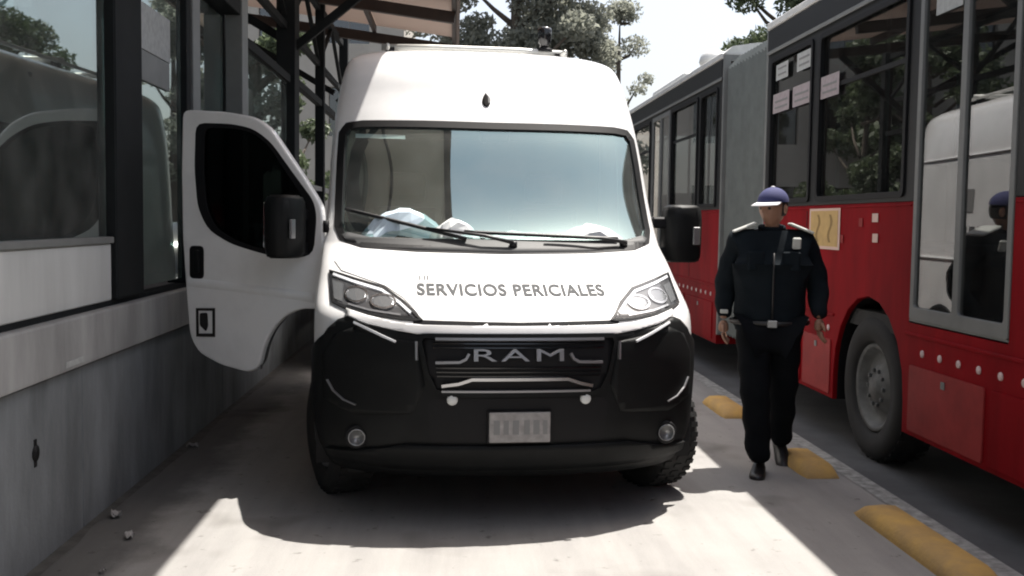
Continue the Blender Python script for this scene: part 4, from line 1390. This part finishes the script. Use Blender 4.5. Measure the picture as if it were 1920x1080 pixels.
bm = bmesh.new()
m0 = skin_mesh(v_, e_, r_)
bm.from_mesh(m0)
# head: shaped ellipsoid with jaw, nose, brow and ears, turned to the picture's left
def head(bm):
    hm = Matrix.Translation((0, -.02, 1.635)) @ Matrix.Rotation(R(-38), 4, 'Z') @ Matrix.Rotation(R(4), 4, 'X')
    r = bmesh.ops.create_uvsphere(bm, u_segments=28, v_segments=20, radius=1.0)
    for v in r['verts']:
        x, y, z = v.co
        sx, sy, sz = .078, .098, .118
        if z < 0:
            f = 1+.30*z
            x *= f; y = y*(1+.18*z) - .10*(-z)*(1 if y < 0 else .2)
        p = Vector((x*sx, y*sy, z*sz))
        if y < -.6 and abs(x) < .5:
            nose = math.exp(-((x/.13)**2)) * math.exp(-(((z+.12)/.20)**2))
            p.y -= .030*nose
            brow = math.exp(-(((z-.18)/.09)**2))
            p.y -= .007*brow
            eye = math.exp(-(((abs(x)-.34)/.13)**2)) * math.exp(-(((z-.03)/.08)**2))
            p.y += .010*eye
            lip = math.exp(-((x/.28)**2)) * math.exp(-(((z+.50)/.05)**2))
            p.y -= .005*lip
            mouth = math.exp(-((x/.3)**2)) * math.exp(-(((z+.56)/.03)**2))
            p.y += .006*mouth
        v.co = hm @ p
    for s in (-1, 1):
        r = bmesh.ops.create_uvsphere(bm, u_segments=10, v_segments=8, radius=1.0)
        for v in r['verts']:
            x, y, z = v.co
            v.co = hm @ Vector((s*.080+x*.010, .012+y*.018, -.005+z*.032))
    return hm
hm = head(bm)
# hands: palm and five fingers each
def hand(bm, wrist, fwd, side):
    W_ = Vector(wrist); d = Vector(fwd).normalized(); sd = Vector(side).normalized(); nrm = d.cross(sd)
    vs, es, rs = [], [], []
    def add(p, r, parent=None):
        vs.append(tuple(p)); rs.append(r)
        if parent is not None: es.append((parent, len(vs)-1))
        return len(vs)-1
    w0 = add(W_, (.026, .022)); p1 = add(W_+d*.045, (.036, .018), w0); p2 = add(W_+d*.085, (.038, .016), p1)
    bm2 = skin_mesh(vs, es, rs, 0, 1); bm.from_mesh(bm2)
    for k, (o, L) in enumerate(((-.030, .070), (-.010, .082), (.010, .076), (.029, .060))):
        b0 = W_+d*.078+sd*o
        pts = [b0, b0+d*(L*.45)+nrm*.006, b0+d*(L*.75)+nrm*.020, b0+d*(L*.92)+nrm*.036]
        bm.from_mesh(skin_mesh([tuple(p) for p in pts], [(0, 1), (1, 2), (2, 3)], [.0095, .009, .008, .007], 0, 1))
    b0 = W_+d*.028-sd*.026
    pts = [b0, b0-sd*.026+d*.022+nrm*.008, b0-sd*.030+d*.052+nrm*.014]
    bm.from_mesh(skin_mesh([tuple(p) for p in pts], [(0, 1), (1, 2)], [.012, .0105, .009], 0, 1))
hand(bm, J['wrl'], (-.02, -.10, -1), (.25, 1, 0))
hand(bm, J['wrr'], (.02, -.10, -1), (-.25, 1, 0))
from_bm('body', bm, 'skin', man, True)
# eyes
for s in (-1, 1):
    bm = bmesh.new()
    bmesh.ops.create_uvsphere(bm, u_segments=10, v_segments=8, radius=.011)
    bmesh.ops.transform(bm, matrix=hm @ Matrix.Translation((s*.029, -.083, .004)), verts=bm.verts[:])
    from_bm('eye', bm, 'eye', man, True)
bm = bmesh.new()      # hair below the cap
r = bmesh.ops.create_uvsphere(bm, u_segments=24, v_segments=16, radius=1.0)
for v in r['verts']: v.co = hm @ Vector((v.co.x*.083, v.co.y*.100+.008, v.co.z*.112+.012))
bmesh.ops.delete(bm, geom=[v for v in bm.verts if (hm.inverted() @ v.co).y < -.025 or (hm.inverted() @ v.co).z < -.055], context='VERTS')
from_bm('hair', bm, 'hair', man, True)
# jacket
J['hem'] = (0, 0, .86)
v_, e_, r_ = chain([('hem', 'waist'), ('waist', 'chest'), ('chest', 'upper'), ('upper', 'neck'), ('upper', 'shl'), ('shl', 'ell'), ('ell', 'wrl'), ('upper', 'shr'), ('shr', 'elr'), ('elr', 'wrr')],
                   dict(hem=(.225, .17), waist=(.235, .185), chest=(.23, .17), upper=(.165, .12), neck=.07, shl=.098, ell=.078, wrl=.052, shr=.098, elr=.078, wrr=.052))
me = skin_mesh(v_, e_, r_, 1)
bm = bmesh.new(); bm.from_mesh(me)
bmesh.ops.delete(bm, geom=[v for v in bm.verts if v.co.z > 1.535], context='VERTS')
for v in bm.verts:      # folds
    v.co += Vector((math.sin(v.co.z*44+v.co.x*9), math.sin(v.co.z*37+1+v.co.x*14), 0))*.0045
jk = from_bm('jacket', bm, 'jacket', man, True)
J['cufl'] = (-.05, -.165, .055); J['cufr'] = (.115, .23, .105)
# trousers with folds
v_, e_, r_ = chain([('pelvis', 'hipl'), ('hipl', 'knl'), ('knl', 'cufl'), ('pelvis', 'hipr'), ('hipr', 'knr'), ('knr', 'cufr')],
                   dict(pelvis=(.195, .145), hipl=.13, knl=.095, cufl=.078, hipr=.13, knr=.095, cufr=.078))
me = skin_mesh(v_, e_, r_)
for v in me.vertices:
    v.co += Vector((math.sin(v.co.z*38+v.co.y*12), math.sin(v.co.z*31+1), 0))*.006
o = bpy.data.objects.new('trousers', me); link(o, man, 'trouser')
# shoes
def shoe(loc, pitch, yaw):
    bm = bmesh.new()
    prof = [(-.08, .034, .060), (-.04, .040, .070), (.02, .041, .062), (.09, .047, .044), (.15, .046, .036), (.185, .034, .028), (.20, .012, .018)]
    rows = []
    for y, w, h in prof:
        rows.append([bm.verts.new((x*w, -y, z*h)) for x, z in ((-1, 0), (-1.04, .35), (-.8, .85), (0, 1.05), (.8, .85), (1.04, .35), (1, 0))])
    for q0, q1 in zip(rows, rows[1:]):
        for k in range(6): bm.faces.new((q0[k], q0[k+1], q1[k+1], q1[k]))
        bm.faces.new((q0[6], q0[0], q1[0], q1[6]))
    bm.faces.new(rows[0]); bm.faces.new(list(reversed(rows[-1])))
    bmesh.ops.recalc_face_normals(bm, faces=bm.faces[:])
    bmesh.ops.transform(bm, matrix=Matrix.Translation(loc) @ Matrix.Rotation(yaw, 4, 'Z') @ Matrix.Rotation(pitch, 4, 'X'), verts=bm.verts[:])
    return from_bm('shoe', bm, 'shoe', man, True)
shoe((-.05, -.14, .002), R(0), R(-8))
shoe((.115, .24, .075), R(32), R(6))
# cap: crown panels, white front panel and peak
bm = bmesh.new()
r = bmesh.ops.create_uvsphere(bm, u_segments=28, v_segments=18, radius=1.0)
for v in r['verts']: v.co = Vector((v.co.x*.090, v.co.y*.108+.004, v.co.z*.092+.036))
bmesh.ops.delete(bm, geom=[v for v in bm.verts if v.co.z < .034], context='VERTS')
bmesh.ops.transform(bm, matrix=hm, verts=bm.verts[:])
cap = from_bm('cap', bm, 'cap', man, True)
bm = bmesh.new(); n = 14
top_, bot_ = [], []
for i in range(n+1):
    a = math.pi*(1.12+.76*i/n)
    inn = Vector((math.cos(a)*.089, math.sin(a)*.106+.004, .040))
    ou = Vector((math.cos(a)*.094, math.sin(a)*.106-.074*max(0, math.sin(-a)**.6 if math.sin(-a) > 0 else 0), .024))
    top_.append([bm.verts.new(inn), bm.verts.new(ou)]); bot_.append([bm.verts.new(inn-Vector((0, 0, .006))), bm.verts.new(ou-Vector((0, 0, .005)))])
for i in range(n):
    bm.faces.new((top_[i][0], top_[i][1], top_[i+1][1], top_[i+1][0]))
    bm.faces.new((bot_[i+1][0], bot_[i+1][1], bot_[i][1], bot_[i][0]))
    bm.faces.new((top_[i][1], bot_[i][1], bot_[i+1][1], top_[i+1][1]))
bmesh.ops.transform(bm, matrix=hm, verts=bm.verts[:])
from_bm('peak', bm, 'capwhite', cap, True)
lathe('cap_button', [(0, .014), (.006, .012), (.009, .002)], 'capwhite', cap, 10, 'Z', hm @ Vector((0, .004, .126)))
# collar, pale plates painting sunlight onto the shoulders, radio, belt
col_pts = [(.072*math.cos(a), .062*math.sin(a)+.005, 1.515+.012*math.sin(a)) for a in np.linspace(0, 2*math.pi, 21)]
tube('collar', col_pts, .014, 'jacket', man, 8)
for s in (-1, 1):
    bm = bmesh.new(); bm_box(bm, (-.075, -.095, -.008), (.08, .075, .008), .007)
    bmesh.ops.transform(bm, matrix=Matrix.Translation((s*.170, -.005, 1.512)) @ Matrix.Rotation(R(22*s), 4, 'Y'), verts=bm.verts[:])
    from_bm('shoulder_highlight', bm, 'palegrey', man)
bm = bmesh.new(); bm_box(bm, (-.025, -.012, -.035), (.025, .012, .035), .006)
bmesh.ops.transform(bm, matrix=Matrix.Translation((.135, -.150, 1.42)) @ Matrix.Rotation(R(14), 4, 'X'), verts=bm.verts[:])
from_bm('shoulder_radio', bm, 'palegrey', man)
bm = bmesh.new(); bm_box(bm, (-.024, -.02, -.012), (.024, .02, .012), .004)
bmesh.ops.transform(bm, matrix=Matrix.Translation((J['wrl'][0]-.002, J['wrl'][1]-.046, .985)), verts=bm.verts[:])
from_bm('wrist_watch', bm, 'palegrey', man)

belt = tube('belt', [(.232*math.cos(a), .182*math.sin(a), .93) for a in np.linspace(0, 2*math.pi, 33)], .016, 'shoe', man, 6)
bm = bmesh.new(); bm_box(bm, (-.03, -.012, -.022), (.03, .012, .022), .004, Matrix.Translation((0, -.196, .93)))
from_bm('belt_buckle', bm, 'foglamp', belt)
for s in (-1, 1):
    bm = bmesh.new(); bm_box(bm, (-.055, -.012, -.06), (.055, .012, .06), .01, Matrix.Translation((s*.105, -.168, 1.31)) @ Matrix.Rotation(R(-16*s), 4, 'Z') @ Matrix.Rotation(R(-4), 4, 'X'))
    from_bm('chest_pocket', bm, 'jacket', jk)
tube('zip', [(0, -.180, 1.36), (0, -.192, 1.22), (0, -.19, 1.06), (0, -.185, .96)], .006, 'shoe', jk, 6)

# ================================================================== TREES
def leaf_cloud(name, clusters, nleaf, size, mat, parent, seed):
    g = np.random.default_rng(seed)
    cl = np.array([c[:3] for c in clusters]); rd = np.array([c[3] for c in clusters])
    w = rd**2; w = w/w.sum()
    idx = g.choice(len(cl), nleaf, p=w)
    d = g.normal(size=(nleaf, 3)); d /= np.linalg.norm(d, axis=1)[:, None]
    rr = g.random(nleaf)**.45
    pos = cl[idx] + d*(rr*rd[idx])[:, None]*np.array([1, 1, .75])
    a = g.normal(size=(nleaf, 3)); a /= np.linalg.norm(a, axis=1)[:, None]
    b = np.cross(a, g.normal(size=(nleaf, 3))); b /= np.linalg.norm(b, axis=1)[:, None]
    s = (size*(.6+.8*g.random(nleaf)))[:, None]
    v = np.stack([pos-a*s, pos+b*s*.45, pos+a*s, pos-b*s*.45], 1).reshape(-1, 3)
    me = bpy.data.meshes.new(name)
    me.vertices.add(len(v)); me.vertices.foreach_set('co', v.ravel())
    me.loops.add(nleaf*4); me.loops.foreach_set('vertex_index', np.arange(nleaf*4))
    me.polygons.add(nleaf); me.polygons.foreach_set('loop_start', np.arange(0, nleaf*4, 4)); me.polygons.foreach_set('loop_total', np.full(nleaf, 4))
    me.update(calc_edges=True)
    return link(bpy.data.objects.new(name, me), parent, mat)
def tree(loc, h, spread, label, seed, nleaf=9000, lsize=.11, mat='leaf', trunk_h=.35, ncl=26, group='trees behind the vehicles', extra=()):
    g = random.Random(seed)
    t = empty('tree', loc)
    tag(t, label, 'tree', group)
    bm = bmesh.new()
    th = h*trunk_h
    tr = max(.09, h*.022)
    lean = g.uniform(-.3, .3)
    tube_mesh(bm, [(0, 0, -.1), (lean*.2, 0, th*.5), (lean*.5, .1, th), (lean, .1, h*.7), (lean*1.2, 0, h*.92)], [tr*1.25, tr, tr*.85, tr*.45, tr*.12], 8)
    cl = []
    for k in range(ncl):
        a = g.uniform(0, 2*math.pi); q = g.random()**.6
        zc = th*1.0 + (h-th)*g.uniform(.05, .97)
        f = math.sin(math.pi*min(1, max(.12, (zc-th*.8)/(h-th*.8)*.9+.08)))
        rx = spread*q*f
        c = (math.cos(a)*rx+lean, math.sin(a)*rx, zc)
        rad = spread*g.uniform(.17, .33)
        cl.append((*c, rad))
        z0 = max(th*.8, zc - rx*.8)
        b0 = (lean*.6*z0/h, .05, z0)
        mid = ((b0[0]+c[0])/2+g.uniform(-.2, .2), (b0[1]+c[1])/2, (b0[2]+c[2])/2-.1)
        tube_mesh(bm, [b0, mid, c], [tr*.38, tr*.25, tr*.08], 5)
    cl += list(extra)
    from_bm('trunk', bm, 'bark', t, True)
    leaf_cloud('crown', cl, nleaf, lsize, mat, t, seed)
    return t
tree((1.6, 27, 0), 11.5, 2.7, 'broad grey-green tree rising directly behind the van roof and canopy edge', 11, 60000, .075, 'leaf_hazy', .22, 46, extra=[(-1.5, 0, 6.2, .8), (-.9, .2, 5.8, .8), (-1.6, 0, 7.4, .6), (-.2, 0, 6.0, .8), (.6, 0, 6.3, .9), (1.4, 0, 6.4, .9), (1.2, .2, 7.2, .8), (2.0, 0, 6.9, .6), (.4, -.2, 7.3, .7), (2.2, 0, 6.0, .6), (-1.0, .3, 6.7, .5)])
tree((5.3, 33, 0), 8.6, 1.7, 'small sparse tree between the van roof and the end of the bus', 12, 7000, .07, 'leaf_hazy', .30, 22, extra=[(-.7, 0, 4.3, .42), (.6, 0, 3.6, .5), (1.0, 0, 5.0, .35), (-1.0, 0, 5.5, .3), (.2, 0, 2.9, .5), (.9, 0, 6.2, .3)])
tree((10.2, 30, 0), 10.5, 3.0, 'tall green tree standing behind the roof of the red bus above its bellows', 13, 20000, .085, 'leaf', .35, 26)
tree((-3.4, 22, 0), 5.5, 1.7, 'low green tree seen through the station beams behind the platform end', 14, 9000, .08, 'leaf', .3, 18)
for k, (x, y, h) in enumerate(((10.5, 8, 7.5), (11.0, 15, 8.5), (10.0, 1.5, 7.0), (9.5, 21, 8.0))):
    tree((x, y, 0), h, 2.6, 'leafy street tree seen ' + ('through the bus window beside the labels', 'behind the bus rear section next to the bellows', 'behind the bus door that mirrors the van', 'beyond the last windows of the bus')[k], 30+k, 12000, .09, 'leaf', .3, 22, 'street trees beyond the bus')
for k, (x, y, h) in enumerate(((-12, 12, 9), (-14, 24, 10), (-11, 34, 9))):
    tree((x, y, 0), h, 3.0, 'street tree beyond the station, ' + ('opposite the dark column', 'in line with the canopy end', 'beside the beige building')[k], 50+k, 5000, .16, 'leaf', .3, 20, 'street trees beyond the station')

# ================================================================== BUILDING BEHIND THE STATION
bld = empty('building', (-8.0, 36, 0))
tag(bld, 'pale beige building with rows of windows far behind the station canopy', 'building')
plate('wall', [(-7, 0), (6.2, 0), (6.2, 11), (-7, 11)], [rect(-6+i*2.4, 1.2+j*3.2, -4.6+i*2.4, 2.9+j*3.2) for i in range(5) for j in range(3)], .3, 'beige', bld, .01, Matrix(((1, 0, 0, 0), (0, 0, -1, 0), (0, 1, 0, 0), (0, 0, 0, 1))))
box('side_wall', (5.9, .16, 0), (6.2, 10, 11), 'beige', bld)
box('roof_slab', (-7.2, -.3, 11.01), (6.4, 10, 11.3), 'beige', bld)
for i in range(5):
    for j in range(3):
        w = box('window', (-6+i*2.4, .03, 1.2+j*3.2), (-4.6+i*2.4, .06, 2.9+j*3.2), 'busglass', bld)
        box('glazing_bar', (-5.33+i*2.4, .0, 1.2+j*3.2), (-5.27+i*2.4, .03, 2.9+j*3.2), 'steel_grey', w)
box('room_back', (-6.9, .8, .1), (5.8, .85, 10.9), 'dark_in', bld)

# ================================================================== LITTER
def scrap(x, y, s, seed, label):
    r = random.Random(seed)
    bm = bmesh.new(); n = 4
    g = [[bm.verts.new(((i/n-.5)*s+r.uniform(-.1, .1)*s, (j/n-.5)*s*.6+r.uniform(-.1, .1)*s, .004+r.random()*s*.45)) for j in range(n+1)] for i in range(n+1)]
    for i in range(n):
        for j in range(n): bm.faces.new((g[i][j], g[i+1][j], g[i+1][j+1], g[i][j+1]))
    o = from_bm('paper_scrap', bm, 'litter')
    o.location = (x, y, .002); o.rotation_euler.z = r.uniform(0, 3)
    return tag(o, label, 'litter', 'paper scraps on the bus lane')
scrap(-1.70, 5.17, .075, 1, 'pale paper scrap at the foot of the platform wall below the sunlit patch corner')
scrap(-1.52, 4.82, .065, 2, 'small grey scrap on shaded concrete between the wall and sunlit patch')
scrap(-1.72, 6.75, .07, 3, 'dark little scrap near the wall under the open van door')
scrap(-1.49, 4.35, .04, 4, 'tiny white scrap on the shaded concrete closest to the sunlit patch edge')
scrap(1.11, 5.45, .035, 5, 'tiny white pebble-like scrap in front of the van tyre')
